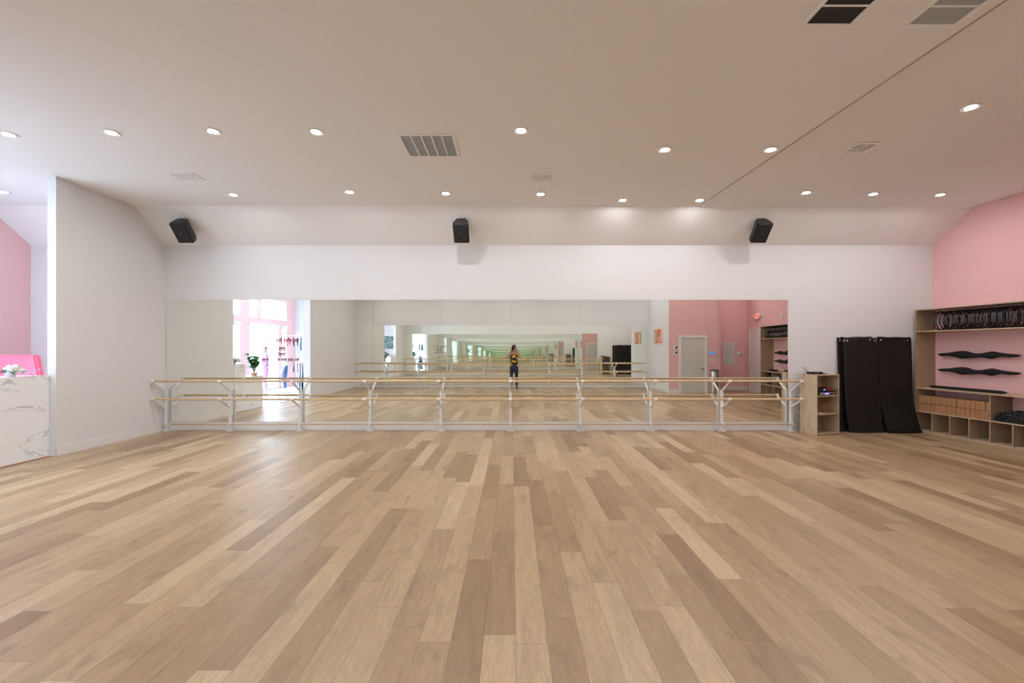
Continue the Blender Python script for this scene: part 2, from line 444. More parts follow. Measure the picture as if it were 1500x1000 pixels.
# baseboards
def baseboard(name, x0, x1, y0, y1, h=.15):
    b = MB(); b.box(x0, x1, y0, y1, 0, h, .003); struct(b.build(name, M_trim))
baseboard('baseboard_front', XL + .012, 8.42, D - .016, D - .0002, .165)
baseboard('baseboard_left', XL, XL + .014, 6.94, D)
baseboard('baseboard_left_end', XL - .13, XL, 6.926, 6.94)
baseboard('baseboard_left_rear', -6.6, -6.586, YB, 3.36)
baseboard('baseboard_back', -6.59, 5.715, YB, YB + .016, .165)
baseboard('baseboard_side', 5.706, 5.72, YB + .016, 1.66)
baseboard('baseboard_rear', 5.72, 6.06, 1.66, 1.674); baseboard('baseboard_rear', 7.19, 7.61, 1.66, 1.674)
baseboard('baseboard_recess', 7.61, 9.3, .26, .274)
baseboard('baseboard_lobby', XLL, -7.08, D - .014, D, .12)
b = MB(); b.prism([(xr(.45) - .014, .45), (xr(D) - .014, D), (xr(D), D), (xr(.45), .45)], 0, .14); struct(b.build('baseboard_right', M_trim))
b = MB(); b.prism([(xr(.26) - .014, .26), (xr(.36) - .014, .36), (xr(.36), .36), (xr(.26), .26)], 0, .14); b.bm.free()

# doors seen in the mirror
d1 = MB().box(6.165, 7.035, 1.655, 1.668, .01, 2.03, .002).build('door_1', M_door); struct(d1)
b = MB(); b.box(6.08, 6.165, 1.655, 1.69, 0, 2.12, .003); b.box(7.035, 7.12, 1.655, 1.69, 0, 2.12, .003); b.box(6.165, 7.035, 1.655, 1.69, 2.035, 2.12, .003)
b.build('door_frame', M_trim, d1)
h = MB().cyl((6.97, 1.668, .90), (6.97, 1.715, .90), .012).cyl((6.98, 1.715, .90), (6.86, 1.715, .90), .010).cyl((6.97, 1.668, .90), (6.97, 1.674, .90), .028).build('door_handle', M_chrome_d, d1)
# right wall frame helpers: u runs from the far corner toward the camera, dep is distance out of the wall
UA = math.atan2(-1, .1)
UX, UY = math.cos(UA), math.sin(UA)
def W(u, dep, z): return (8.43 + UX * u + UY * dep, D + UY * u - UX * dep, z)
def u_of(y): return (D - y) / -UY
d2 = bpy.data.objects.new('door_2', None); COL.objects.link(d2); d2.location = (8.43, D, 0); d2.rotation_euler = (0, 0, UA); struct(d2)
ua, ub = u_of(1.42), u_of(.46)
MB().box(ua + .06, ub - .06, -.012, .0, .01, 2.34, .002).build('door_leaf', M_trim, d2)
b = MB(); b.box(ua, ua + .06, -.03, 0, 0, 2.41); b.box(ub - .06, ub, -.03, 0, 0, 2.41); b.box(ua + .06, ub - .06, -.03, 0, 2.34, 2.41); b.build('door_frame', M_trim, d2)
b = MB(); b.cyl((ub - .13, -.012, .98), (ub - .13, -.07, .98), .012); b.cyl((ub - .13, -.07, .98), (ub - .25, -.07, .98), .010); b.cyl((ub - .13, -.012, .98), (ub - .13, -.018, .98), .03); b.build('door_handle', M_chrome_d, d2)

# ------------------------------------------------------------------ mirrors
PWID = 101.3 * S
xm = [(-1.5 + 101.3 * k) * S for k in range(-5, 5)]
MZ0, MZ1 = .178, CZ + 71 * S
rng = random.Random(3)
for i in range(9):
    x0, x1 = (xm[i] if i else XL + .02), xm[i + 1]
    cx, w = (x0 + x1) / 2, (x1 - x0) / 2 - .0015
    t = MB(); t.box(-w, w, -.006, 0, -(MZ1 - MZ0) / 2, (MZ1 - MZ0) / 2); t.mi = 0
    o = t.build('wall_mirror', [M_mirror, M_edge], loc=(cx, D - .001, (MZ0 + MZ1) / 2))
    for p in o.data.polygons:
        if abs(p.normal.y) < .5: p.material_index = 1
    o.rotation_euler = (R(rng.uniform(-.02, .02)), 0, R(rng.uniform(-.02, .02) if i else -.24))
    o.location.y -= .0035 if i == 0 else .0008
    tag(o, 'tall frameless mirror panel on the wall behind the barre, ' + ordn(i, 9) + ' of nine', 'mirror', 'mirror panels on the far wall')
bx0, bx1 = -6.585, 5.70
rng = random.Random(12)
tilts = [(.0, .0), (.08, .05), (.14, .12), (.20, -.10), (.24, -.06), (.21, .10), (.16, .12), (.06, -.10), (.03, -.03)]
for i in range(9):
    x0 = bx0 + (bx1 - bx0) * i / 9; x1 = bx0 + (bx1 - bx0) * (i + 1) / 9
    w = (x1 - x0) / 2 - .0015
    t = MB(); t.box(-w, w, 0, .006, -(MZ1 - MZ0) / 2, (MZ1 - MZ0) / 2)
    o = t.build('wall_mirror', [M_mirror, M_edge], loc=((x0 + x1) / 2, YB + .006, (MZ0 + MZ1) / 2))
    for p in o.data.polygons:
        if abs(p.normal.y) < .5: p.material_index = 1
    o.rotation_euler = (R(tilts[i][0]), 0, R(tilts[i][1]))
    tag(o, 'rear wall mirror panel, seen in reflection, ' + ordn(i, 9) + ' of nine', 'mirror', 'mirror panels on the rear wall')

# red handwriting on the second panel
b = MB(); M_ink = mat('red_marker_ink', (.22, .008, .035), .5)
def scribble(x0, x1, y, hgt, seed, words):
    r = random.Random(seed); n = sum(words); gap = .55
    step = (x1 - x0) / (n + gap * (len(words) - 1)); x = x0
    for wl in words:
        pts = []
        for k in range(wl * 6 + 1):
            t = k / 6.0
            amp = hgt * (.28 + .22 * math.sin(seed + int(t) * 2.3) ** 2)
            px = x + step * (t + .22 * math.sin(2 * PI * t * 1.0 + .8)); py = y - amp * math.cos(2 * PI * t) * (1 if int(t) % 3 else 1.5)
            pts.append(((px - 750) * S, D - .0092, CZ + (HY - py) * S))
        b.tube(pts, .0062, 5)
        x += step * (wl + gap)
def stroke(pl):
    b.tube([((x - 750) * S, D - .0092, CZ + (HY - y) * S) for x, y in pl], .0062, 5)
# first line opens with 25 % off
stroke([(377, 497), (379, 496), (380.4, 498), (377, 502.5), (381, 502.5)])
stroke([(385.5, 496), (382.6, 496), (382.4, 499), (385, 499.2), (385, 502), (382, 502.5)])
stroke([(388.4, 495), (386.6, 503)])
stroke([(393, 499), (394.6, 497.5), (396, 500), (394.5, 502.5), (393, 501), (393, 499)])
stroke([(399.4, 495), (397.6, 496.5), (397.6, 503.5)]); stroke([(396.4, 499), (399.4, 499)])
stroke([(402.4, 495), (400.6, 496.5), (400.6, 503.5)]); stroke([(399.6, 499), (402.4, 499)])
scribble(405, 438, 499, 7, 1.0, [4, 5, 4])
scribble(389, 404, 511.5, 7, 2.2, [6]); scribble(409, 418, 511, 7, 3.1, [4])
scribble(397, 404, 519.5, 6, 4.5, [3]); scribble(408, 418, 519, 6, 5.6, [5])
scribble(383, 438, 527, 5, 6.3, [3, 3, 3, 2, 4, 4, 3])
tag(b.build('mirror_writing', M_ink), 'red handwritten lines of marker on the second mirror panel from the left', 'writing')

# ------------------------------------------------------------------ barres
def barre(label, ypost, sgn, xs, x_r0, x_r1, group):
    """sgn -1: stands off toward -Y (front wall), +1: toward +Y (rear wall)"""
    root = thing('ballet_barre', label, 'barre', (0, ypost, 0), 0, group)
    off = sgn * .325
    for nm, z, rr in (('upper_rail', 1.016, .021), ('lower_rail', .667, .021)):
        MB().cyl((x_r0, off, z), (x_r1, off, z), rr, seg=20).build(nm, M_rail, root, 'auto')
    MB().cyl((x_r0 + .16, sgn * .045, .143), (x_r1 - .03, sgn * .045, .143), .016, seg=16).build('foot_rail', M_rail, root, 'auto')
    for x in xs:
        p = MB().box(x - .022, x + .022, -.022, .022, 0.008, .80, .005).cyl((x, 0, .143), (x, sgn * .064, .143), .021).build('post', M_steelw, root, 'auto')
        for nm, z0, z1 in (('upper_arm', .785, .985), ('lower_arm', .455, .64)):
            b = MB(); b.tube([(x, 0, z0 - .02), (x, 0, z0 + .01), (x, off * .93, z1), (x, off, z1 + .02)], .019, 12)
            b.cyl((x - .03, off, z1 + .029), (x + .03, off, z1 + .029), .027, seg=14)
            b.build(nm, M_steelw, p, 'auto')
        b = MB(); b.box(x - .075, x + .075, -.045, .045, 0, .009, .002); b.box(x - .03, x + .03, -.03, .03, .009, .05, .004)
        b.build('base_plate', M_steelw, p)
    return root
xs_front = [p * 9.06 / F for p in (-507, -412.7, -310.3, -208.1, -104, -2.3, 100, 202.7, 307.4, 408.6)]
xs_front[0] = -6.885
barre('long double ballet barre with two wooden rails on white posts along the mirrors', 9.06, -1, xs_front, -6.90, 5.56, 'ballet barres')
barre('second double ballet barre along the rear mirrors, seen only in reflection', YB + .08, 1, [-5.31 + 1.376 * k for k in range(8)], -6.52, 5.62, 'ballet barres')

# ------------------------------------------------------------------ ceiling fixtures
def cpos(x, y, dz=None):
    z = ZC
    d = (z - CZ) * F / (HY - y); X = (x - 750) * d / F
    if X > xf(d):
        for _ in range(12): z = zc2(d); d = (z - CZ) * F / (HY - y)
        X = (x - 750) * d / F
    return X, d, z
def ring_prof(): return
def make_downlight():
    r = thing('recessed_downlight', '', 'ceiling light', (0, 0, 0))
    b = MB(); b.tube([(.083 * math.cos(2 * PI * k / 32), .083 * math.sin(2 * PI * k / 32), -.002) for k in range(32)], .010, 8, True)
    b.lathe([(.060, -.004), (.078, -.009), (.080, -.002), (.060, -.001)], seg=32)
    b.build('trim_ring', M_trim, r, True)
    MB().cyl((0, 0, -.006), (0, 0, -.001), .056, seg=28).build('light_lens', M_lens, r)
    return r
near = [(13, 197), (163, 194), (312, 192), (463, 193), (763, 191), (974, 219), (1129, 219), (1422, 157)]
far = [(5, 281), (342, 285), (512, 281), (653, 283), (792, 284), (912, 293), (1025, 293), (1181, 282), (1279, 284), (1377, 285)]
dl = make_downlight(); tr = subtree(dl); first = True
lamp2 = bpy.data.lights.new('lobby_and_fill_lamp', 'AREA'); lamp2.shape = 'DISK'; lamp2.size = .10; lamp2.energy = 7.0; lamp2.color = (.90, .95, 1.0)
lamp = bpy.data.lights.new('downlight_and_fill_lamp', 'AREA'); lamp.shape = 'DISK'; lamp.size = .10; lamp.energy = 10.5; lamp.color = (.99, .98, 1.0)
def put_light(X, Y, z, label, group):
    global first
    o = dl if first else dup(dl, tree=tr)
    first = False
    o.location = (X, Y, z); o['label'] = label; o['group'] = group
    l = bpy.data.objects.new('downlight_and_fill_lamp', lamp if X > -7.0 else lamp2); COL.objects.link(l); l.location = (X, Y, z - .012)
for i, p in enumerate(near):
    X, Y, z = cpos(*p)
    put_light(X, Y, z, 'round recessed ceiling light in the nearer row, ' + ordn(i, len(near)), 'recessed ceiling lights')
for i, p in enumerate(far):
    X, Y, z = cpos(*p)
    put_light(X, Y, z, 'round recessed ceiling light in the farther row by the mirrors, ' + ordn(i, len(far)), 'recessed ceiling lights')
for i, (X, Y) in enumerate([(-4.9, 2.3), (-2.4, 2.3), (.1, 2.3), (2.6, 2.3), (5.0, 2.3), (6.9, 2.9), (8.5, 1.6)]):  # unseen row, added to light the space around the camera
    put_light(X, Y, ZC if X < xf(Y) else zc2(Y), 'added fill light in the unseen row above the photographer, ' + ordn(i, 7), 'recessed ceiling lights')

for i, X in enumerate((-4.9, -2.4, .1, 2.6, 4.9)):  # added lamps out of view that brighten the rear wall
    put_light(X, .35, ZC if X < xf(.35) else zc2(.35), 'added fill light in the unseen row nearest the rear mirrors, ' + ordn(i, 5), 'recessed ceiling lights')

for i, (X, Y) in enumerate([(-8.45, 5.7), (-8.45, 3.9), (-8.45, 2.0), (-8.45, .2), (-7.45, 4.8)]):  # extra unseen lamps put over the lobby to raise its brightness
    o = dup(dl, (X, Y, ZC), label='added unseen fill light over the lobby, ' + ['behind the desk', 'by the chandelier', 'over the mannequins', 'over the far clothes rack', 'over the low counter'][i], group='added lobby fill lights', tree=tr)
    l = bpy.data.objects.new('lobby_and_fill_lamp', lamp2); COL.objects.link(l); l.location = (X, Y, ZC - .012)

def return_grille(X0, X1, Y0, Y1, z, label, cols, rows, slatm, dark, axis='x', group=None):
    r = thing('air_grille', label, 'air vent', ((X0 + X1) / 2, (Y0 + Y1) / 2, z), 0, group)
    w, h = (X1 - X0) / 2, (Y1 - Y0) / 2; f = .032
    b = MB(); b.box(-w, w, -h, -h + f, -.014, 0, .003); b.box(-w, w, h - f, h, -.014, 0, .003); b.box(-w, -w + f, -h + f, h - f, -.014, 0, .003); b.box(w - f, w, -h + f, h - f, -.014, 0, .003)
    for k in range(1, cols):
        x = -w + f + (2 * w - 2 * f) * k / cols; b.box(x - .007, x + .007, -h + f, h - f, -.012, 0)
    for k in range(1, rows):
        y = -h + f + (2 * h - 2 * f) * k / rows; b.box(-w + f, w - f, y - .009, y + .009, -.012, 0)
    b.build('frame', M_vent, r)
    s = MB(); n = 30
    for k in range(n):
        if axis == 'x':
            y = -h + f + (2 * h - 2 * f) * (k + .5) / n; s.box(-w + f, w - f, y - .0065, y + .0022, -.008, -.006)
        else:
            x = -w + f + (2 * w - 2 * f) * (k + .5) / n; s.box(x - .0065, x + .0022, -h + f, h - f, -.008, -.006)
    s.build('louvre', slatm, r)
    MB().box(-w + f, w - f, -h + f, h - f, -.004, -.001).build('backing', dark, r)
    return r
def gr_from(xl, xr_, ynear, yfar):
    """x extent measured on the near edge"""
    dn = (ZC - CZ) * F / (HY - ynear); dfar = (ZC - CZ) * F / (HY - yfar)
    return (xl - 750) * dn / F, (xr_ - 750) * dn / F, dn, dfar
a, c, e, f_ = gr_from(581, 665, 196, 229)
return_grille(a, c, e, f_, ZC, 'large square white ceiling grille with five columns of louvres', 5, 1, M_ventgrey, M_ventgrey, group='ceiling air vents')
a = (1172 - 750) * (ZC - CZ) / (510 - 37); c = (1247 - 750) * (ZC - CZ) / (510 - 37)
return_grille(a, c, 2.86, (ZC - CZ) * F / (510 - 37), ZC, 'ceiling grille with black louvres at the top edge of the photo', 1, 4, M_dark, M_dark, axis='y', group='ceiling air vents')
a = (1321 - 750) * (ZC - CZ) / (510 - 38); c = (1398 - 750) * (ZC - CZ) / (510 - 38)
return_grille(a, c, 2.86, (ZC - CZ) * F / (510 - 38), ZC, 'ceiling grille with pale grey louvres beside the ceiling fold', 1, 4, M_ventgrey, M_ventgrey, axis='y', group='ceiling air vents')
def small_vent(px, py, w, h, label):
    X, Y, z = cpos(px, py)
    r = thing('ceiling_register', label, 'air vent', (X, Y, z), 0, 'ceiling air vents')
    b = MB(); f = .025
    b.box(-w, w, -h, -h + f, -.012, 0, .003); b.box(-w, w, h - f, h, -.012, 0, .003); b.box(-w, -w + f, -h + f, h - f, -.012, 0, .003); b.box(w - f, w, -h + f, h - f, -.012, 0, .003)
    b.box(-w + f, w - f, -.008, .008, -.012, 0); b.box(-.006, .006, -h + f, h - f, -.012, 0)
    b.build('frame', M_vent, r)
    s = MB(); n = 7
    for k in range(n):
        y = -h + f + (2 * h - 2 * f) * (k + .5) / n
        s.box(-w + f, w - f, -.0078, .0078, -.001, .001, M=Matrix.Translation((0, y, -.006)) @ Matrix.Rotation(R(-22), 4, 'X'))
    s.build('louvre', M_vent, r)
    MB().box(-w + f, w - f, -h + f, h - f, -.003, -.001).build('backing', M_dark, r)
small_vent(794, 260, .17, .15, 'small white ceiling register right of the large grille')
small_vent(273, 258, .19, .16, 'small white ceiling register above the left wall')
small_vent(1260, 217, .15, .17, 'small white ceiling register right of the ceiling fold')

# ------------------------------------------------------------------ loudspeakers
def speaker():
    r = thing('wall_speaker', '', 'speaker')
    w, hh, dp = .145, .20, .23
    b = MB(); b.prism([(-w, -.11), (w, -.11), (w, -.02), (.085, dp - .11), (-.085, dp - .11), (-w, -.02)], -hh, hh, 'z')
    bmesh.ops.bevel(b.bm, geom=b.bm.edges[:], offset=.012, segments=3, affect='EDGES')
    b.build('cabinet', M_black, r, 'auto')
    MB().box(-w + .014, w - .014, -.119, -.109, -hh + .014, hh - .014, .004).build('grille', M_grille, r)
    MB().cyl((0, -.1225, -.0), (0, -.119, -.0), .010, seg=14).build('badge', M_chrome, r)
    b = MB(); b.box(-.03, .03, dp - .115, dp - .09, -.05, .05, .004); b.cyl((0, dp - .10, 0), (0, dp + .02, .07), .014); b.box(-.05, .05, dp + .01, dp + .03, .02, .12, .004)
    b.build('bracket', M_black, r)
    return r
sp = speaker(); trs = subtree(sp)
for i, (px, lab) in enumerate(((270, 'black wall speaker high on the slope above the left end of the mirrors'),
                               (676, 'black wall speaker high on the slope above the middle of the mirrors'),
                               (1113, 'black wall speaker high on the slope above the right end of the mirrors'))):
    o = sp if i == 0 else dup(sp, tree=trs)
    y = 8.60
    o.location = ((px - 750) * y / F, y, CZ + 172 * y / F); o.rotation_euler = (R(42), 0, 0)
    o['label'] = lab; o['group'] = 'wall speakers'

# ------------------------------------------------------------------ outlets and wall devices
def outlet(px, py, label):
    r = thing('wall_outlet', label, 'outlet', ((px - 750) * S, D, CZ + (HY - py) * S), 0, 'outlets above the mirrors')
    MB().box(-.036, .036, -.006, 0, -.058, .058, .002).build('cover_plate', M_plate, r)
    b = MB()
    for z in (.022, -.022): b.box(-.016, .016, -.009, -.006, z - .014, z + .014, .002)
    b.build('socket', M_trim, r)
outlet(700, 429.5, 'small white outlet plate above the middle mirrors')
outlet(1130, 430, 'small white outlet plate above the right end of the mirrors')
outlet(266, 433.5, 'small white outlet plate above the leftmost mirror')
tag(MB().box(XLL + .005, XLL + .10, D - .03, D, 2.53, 2.64, .006).build('motion_sensor', M_plate), 'small white motion sensor in the far corner of the lobby', 'sensor')

# devices on the rear pink wall (seen in the mirror)
for z, lab in ((1.68, 'upper round white wall speaker with black centre left of the grey door'), (1.49, 'lower round white wall speaker with black centre left of the grey door')):
    r = thing('round_wall_unit', lab, 'wall device', (5.97, 1.66, z), 0, 'round wall devices')
    MB().cyl((0, 0, 0), (0, .03, 0), .082, .07, 24).build('housing', M_plate, r, 'auto')
    MB().cyl((.012, .03, 0), (.012, .036, 0), .040, seg=20).build('centre', M_black, r)
r = thing('thermostat', 'wall thermostat with lit blue screen right of the grey door', 'thermostat', (7.305, 1.66, 1.47))
MB().box(-.10, .10, 0, .022, -.075, .075, .006).build('case', M_plate, r)
MB().box(-.078, .078, .022, .024, -.052, .048).build('screen', mat('blue_screen', (.02, .08, .3), .2, emit=(.03, .16, .55), estr=1.0), r)
r = thing('light_switch', 'white light switch plate below the thermostat', 'light switch', (7.29, 1.66, 1.21))
MB().box(-.085, .085, 0, .007, -.058, .058, .002).build('cover_plate', M_plate, r)
b = MB()
for x in (-.045, 0, .045): b.box(x - .016, x + .016, .007, .011, -.033, .033, .002)
b.build('rocker', M_trim, r)
r = thing('electrical_panel', 'grey electrical panel door flush in the pink recess wall', 'electrical panel', (8.58, .26, 1.44))
MB().box(-.22, .22, 0, .012, -.45, .45, .003).build('frame', M_plate, r)
MB().box(-.185, .185, .012, .018, -.41, .41, .003).build('panel_door', mat('pale_grey_enamel', (.60, .63, .62), .4), r)
MB().box(.13, .15, .018, .026, -.02, .04, .002).build('latch', M_chrome_d, r)
r = thing('alarm_keypad', 'white alarm keypad box right of the electrical panel', 'keypad', (8.99, .26, 1.44))
MB().box(-.12, .12, 0, .025, -.055, .075, .005).build('case', M_plate, r)
MB().box(.06, .10, .025, .030, -.03, .01, .002).build('button', M_black, r)

# stainless bin
r = thing('trash_can', 'tall stainless steel trash can beside the grey door', 'trash can', (7.28, 1.90, 0))
MB().lathe([(.150, 0), (.152, .02), (.152, .80), (.150, .81)], seg=40).build('body', M_chrome, r, 'auto')
MB().lathe([(.150, .81), (.156, .815), (.156, .86), (.12, .89), (.02, .90)], seg=40).build('lid', M_chrome_d, r, 'auto')
MB().lathe([(.156, 0), (.158, .004), (.158, .03), (.153, .032)], seg=40).build('base_ring', M_black, r, 'auto')

# art on the white side wall
r = thing('wall_art', 'square abstract canvas in coral, peach and brown on the white side wall', 'painting', (5.72, .48, 2.12), 0)
MB().box(-.03, 0, -.50, .50, -.27, .27, .004).build('canvas', mat('peach_canvas', (.74, .50, .36), .7, var=.25, vscale=4), r)
def strokeflat(name, poly, m, x):
    b = MB(); b.prism(poly, -x - .002, -x, 'x'); b.build(name, m, r)
strokeflat('coral_shape', [(-.10, -.26), (.40, -.26), (.28, 0), (.42, .26), (.02, .26), (.10, .02)], mat('coral_paint', (.78, .13, .08), .6), .030)
strokeflat('pink_shape', [(.12, -.24), (.30, -.24), (.22, -.02), (.08, -.05)], mat('pink_paint', (.82, .32, .25), .6), .033)
strokeflat('brown_stroke', [(-.16, -.26), (-.10, -.26), (-.02, .0), (-.28, .26), (-.34, .26), (-.09, .0)], mat('brown_paint', (.22, .09, .03), .6), .0335)
strokeflat('brown_stroke', [(.0, .26), (.05, .26), (.10, .0), (.02, -.06)], MATS['brown_paint'], .034)

# exit sign on the right wall over the exit door
def wt(name, label, cat, u, dep, z, group=None): return thing(name, label, cat, W(u, dep, z), UA, group)
r = wt('exit_sign', 'red lit exit sign with two emergency lamps above the white exit door', 'exit sign', u_of(1.2), 0, 2.85)
MB().box(-.17, .17, -.045, 0, -.11, .11, .006).build('housing', M_plate, r)
MB().box(-.15, .15, -.048, -.045, -.09, .09).build('face', mat('sign_face', (.85, .55, .45), .4, emit=(1, .30, .20), estr=.45), r)
t = text_mesh('lettering', 'EXIT', .15, mat('exit_red', (.7, .02, .01), .4, emit=(1, .04, .02), estr=1.0), r)
t.rotation_euler = (R(90), 0, 0); t.location = (0, -.0495, 0)
for s in (-1, 1):
    b = MB(); b.cyl((s * .17, -.03, -.01), (s * .22, -.03, .01), .012); b.lathe([(.028, -.03), (.045, .0), (.047, .03), (.03, .035)], (s * .245, -.03, .0), 20)
    b.build('emergency_lamp', M_plate, r, 'auto')
r = wt('motion_sensor', 'small white box on the pink wall above the ball shelf', 'sensor', u_of(3.1), 0, 2.72)
MB().box(-.05, .05, -.05, 0, -.07, .07, .01).build('case', M_plate, r); MB().sph((0, -.05, -.02), .025, sy=.5).build('lens', M_trim, r, True)

# ------------------------------------------------------------------ storage unit on the right wall
UN = 6.76; DEP = .43; T = .02
unit = wt('storage_unit', 'long plywood wall shelving unit with a row of cubbies on the right', 'shelving', 0, 0, 0)
def up(name, u0, u1, d0, d1, z0, z1, m=M_ply, side=False):
    return MB().box(u0, u1, -d1, -d0, z0, z1, .0015).build(name, m, unit)
up('end_panel', .05, .05 + T, .002, DEP, 0, 2.39, M_plyside); up('end_panel', UN - T, UN, .002, DEP, 0, 2.39, M_plyside)
up('top_panel', .05, UN, .002, DEP, 2.39, 2.41)
up('upper_shelf', .07, UN - T, .002, DEP, 1.965, 1.985)
up('counter', .07, UN - T, .002, DEP, .85, .87)
up('middle_shelf', .07, UN - T, .002, DEP, .395, .415)
up('bottom_panel', .07, UN - T, .002, DEP, .02, .04)
up('plinth', .07, UN - T, .06, DEP - .004, 0, .02)
full = [1.35, 2.65, 3.95, 5.25, 5.93]
for u in full: up('divider', u - .01, u + .01, .002, DEP - .001, .415, .85, M_plyside)
lows = [.375 + .325 * k for k in range(16)] + [5.93, 6.35]
for u in lows:
    up('cubby_divider', u - .01, u + .01, .002, DEP - .001, .04, .395, M_plyside)
up('end_lining', .07, .075, .002, DEP - .01, .415, .85, M_plyside)

# cork yoga blocks: two rows in the first bay
def copies(root, places, label=None):
    t = subtree(root)
    for k, (loc, rot) in enumerate(places):
        o = root if k == 0 else dup(root, tree=t)
        o.location = loc
        o.rotation_euler = rot if isinstance(rot, (tuple, Vector)) else (0, 0, rot)
blk = tag(MB().box(-.0375, .0375, -.115, .115, 0, .150, .004).build('yoga_block', M_cork),
          'cork yoga block standing in the two tight rows on the shelf beside the black mats', 'yoga block', 'cork yoga blocks on the shelf')
pl = []
rb = random.Random(4)
for rowz in (.415, .570):
    u = .12 + (.0 if rowz < .5 else .012)
    for k in range(16):
        if u > 1.30: break
        pl.append((W(u, DEP - .155 + rb.uniform(-.012, .010), rowz + .0005), UA)); u += .0768
copies(blk, pl)

# exercise rings standing on the top shelf
ring = thing('exercise_ring', 'black exercise ring standing in the long row on the top shelf', 'exercise ring', (0, 0, 0), 0, 'exercise rings on the top shelf')
b = MB(); n = 40
b.grid(lambda a, c: (0, 0, 0), 1, 1) if False else None
b.tube([(.0, .175 * math.cos(2 * PI * k / n), .185 + .175 * math.sin(2 * PI * k / n)) for k in range(n)], .0105, 8, True)
b.build('hoop', M_ringm, ring, True)
for s in (-1, 1):
    pts = [(0, s * .178 * math.cos(a), .185 + .178 * math.sin(a)) for a in [R(-30 + 6 * k) for k in range(11)]]
    b = MB(); b.tube(pts, [.006] + [.0155] * 9 + [.006], 10); b.build('grip_pad', M_pad, ring, True)
pl = []; u = .34
rb = random.Random(5)
for k in range(48):
    pl.append((W(u, .215 + rb.uniform(-.015, .015), 1.985 + .0), (0, 0, UA + R(8 + rb.uniform(-6, 6)))))
    u += rb.uniform(.044, .058)
tt = subtree(ring)
for k, (loc, rot) in enumerate(pl):
    o = ring if k == 0 else dup(ring, tree=tt)
    o.location = loc; o.rotation_euler = rot

# padded black bars on the wall and on the counter
def black_bar(name, label, cat, L=1.34, plain=False, group=None):
    r = thing(name, label, cat, (0, 0, 0), UA, group)
    b = MB(); n = 56; seg = 14; rings = []
    for i in range(n + 1):
        t = i / n; u = t * L
        h = .026; cz = 0.0; dep = .026; tw = 0
        if not plain:
            h += .044 * math.exp(-((t - .34) / .13) ** 2) + .036 * math.exp(-((t - .68) / .10) ** 2)
            cz += .016 * math.sin((t - .12) * 4 * PI) * math.exp(-((t - .45) / .25) ** 2)
            tw = 1.1 * math.sin((t - .5) * 9) * math.exp(-((t - .5) / .2) ** 2)
            dep += .03 * math.exp(-((t - .45) / .2) ** 2)
        e = min(1, .35 + 14 * min(t, 1 - t))
        ring_ = []
        for k in range(seg):
            a = 2 * PI * k / seg
            x = math.cos(a) * dep * e; z = math.sin(a) * h * e * (1 + (.18 * math.sin(3 * a + t * 20) if not plain else 0))
            c, s = math.cos(tw * .5), math.sin(tw * .5)
            ring_.append(b.bm.verts.new((u, x * c - z * s, cz + x * s + z * c)))
        rings.append(ring_)
    for i in range(n):
        for k in range(seg): b.bm.faces.new((rings[i][k], rings[i][(k + 1) % seg], rings[i + 1][(k + 1) % seg], rings[i + 1][k]))
    b.bm.faces.new(rings[0][::-1]); b.bm.faces.new(rings[-1])
    b.build('padded_bar' if plain else 'folded_strap', M_black_fab, r, True)
    if not plain:
        bb = MB(); bb.cyl((.01, 0, 0), (L - .01, 0, 0), .017, seg=12); bb.build('bar', M_black, r, 'auto')
        for uu in (.25, .5, 1.15):
            MB().cyl((uu, -.02, -.030), (uu, .078, -.036), .008, seg=10).build('wall_hook', M_chrome_d, r)
    return r
o = black_bar('folded_strap_bar', 'upper twisted black strap bar hung on the pink wall beside the mats', 'exercise bar', group='black strap bars on the wall')
tt = subtree(o); o.location = W(.19, .085, 1.525)
o2 = dup(o, tree=tt, label='lower twisted black strap bar hung on the pink wall beside the mats'); o2.location = W(.19, .085, 1.225)
o3 = dup(o, tree=tt, label='upper twisted black strap bar at the ball end of the shelving, seen in the mirror'); o3.location = W(5.15, .085, 1.50)
o4 = dup(o, tree=tt, label='lower twisted black strap bar at the ball end of the shelving, seen in the mirror'); o4.location = W(5.15, .085, 1.22)
o = black_bar('padded_bar', 'straight black padded bar lying on the counter of the shelving', 'exercise bar', plain=True)
o.location = W(.13, .20, .898)
o.rotation_euler = (0, 0, UA - R(2.5))

# dumbbells in the second bay
db = thing('dumbbell', 'small black dumbbell in the dense stack beside the cork blocks', 'dumbbell', (0, 0, 0), UA, 'black dumbbells on the shelf')
MB().cyl((0, -.05, .028), (0, .05, .028), .012, seg=10).build('handle', M_chrome_d, db, 'auto')
for s in (-1, 1):
    b = MB(); b.cyl((0, s * .045, .028), (0, s * .10, .028), .0285, .0265, seg=8); b.build('weight_head', M_black, db)
pl = []
for rw in range(4):
    u = 1.395 + .029 * rw + (.13 if rw == 3 else 0)
    while u < 2.60 - .02 * rw:
        pl.append((W(u, DEP - .13, .4155 + .0495 * rw), UA)); u += .058
copies(db, pl)

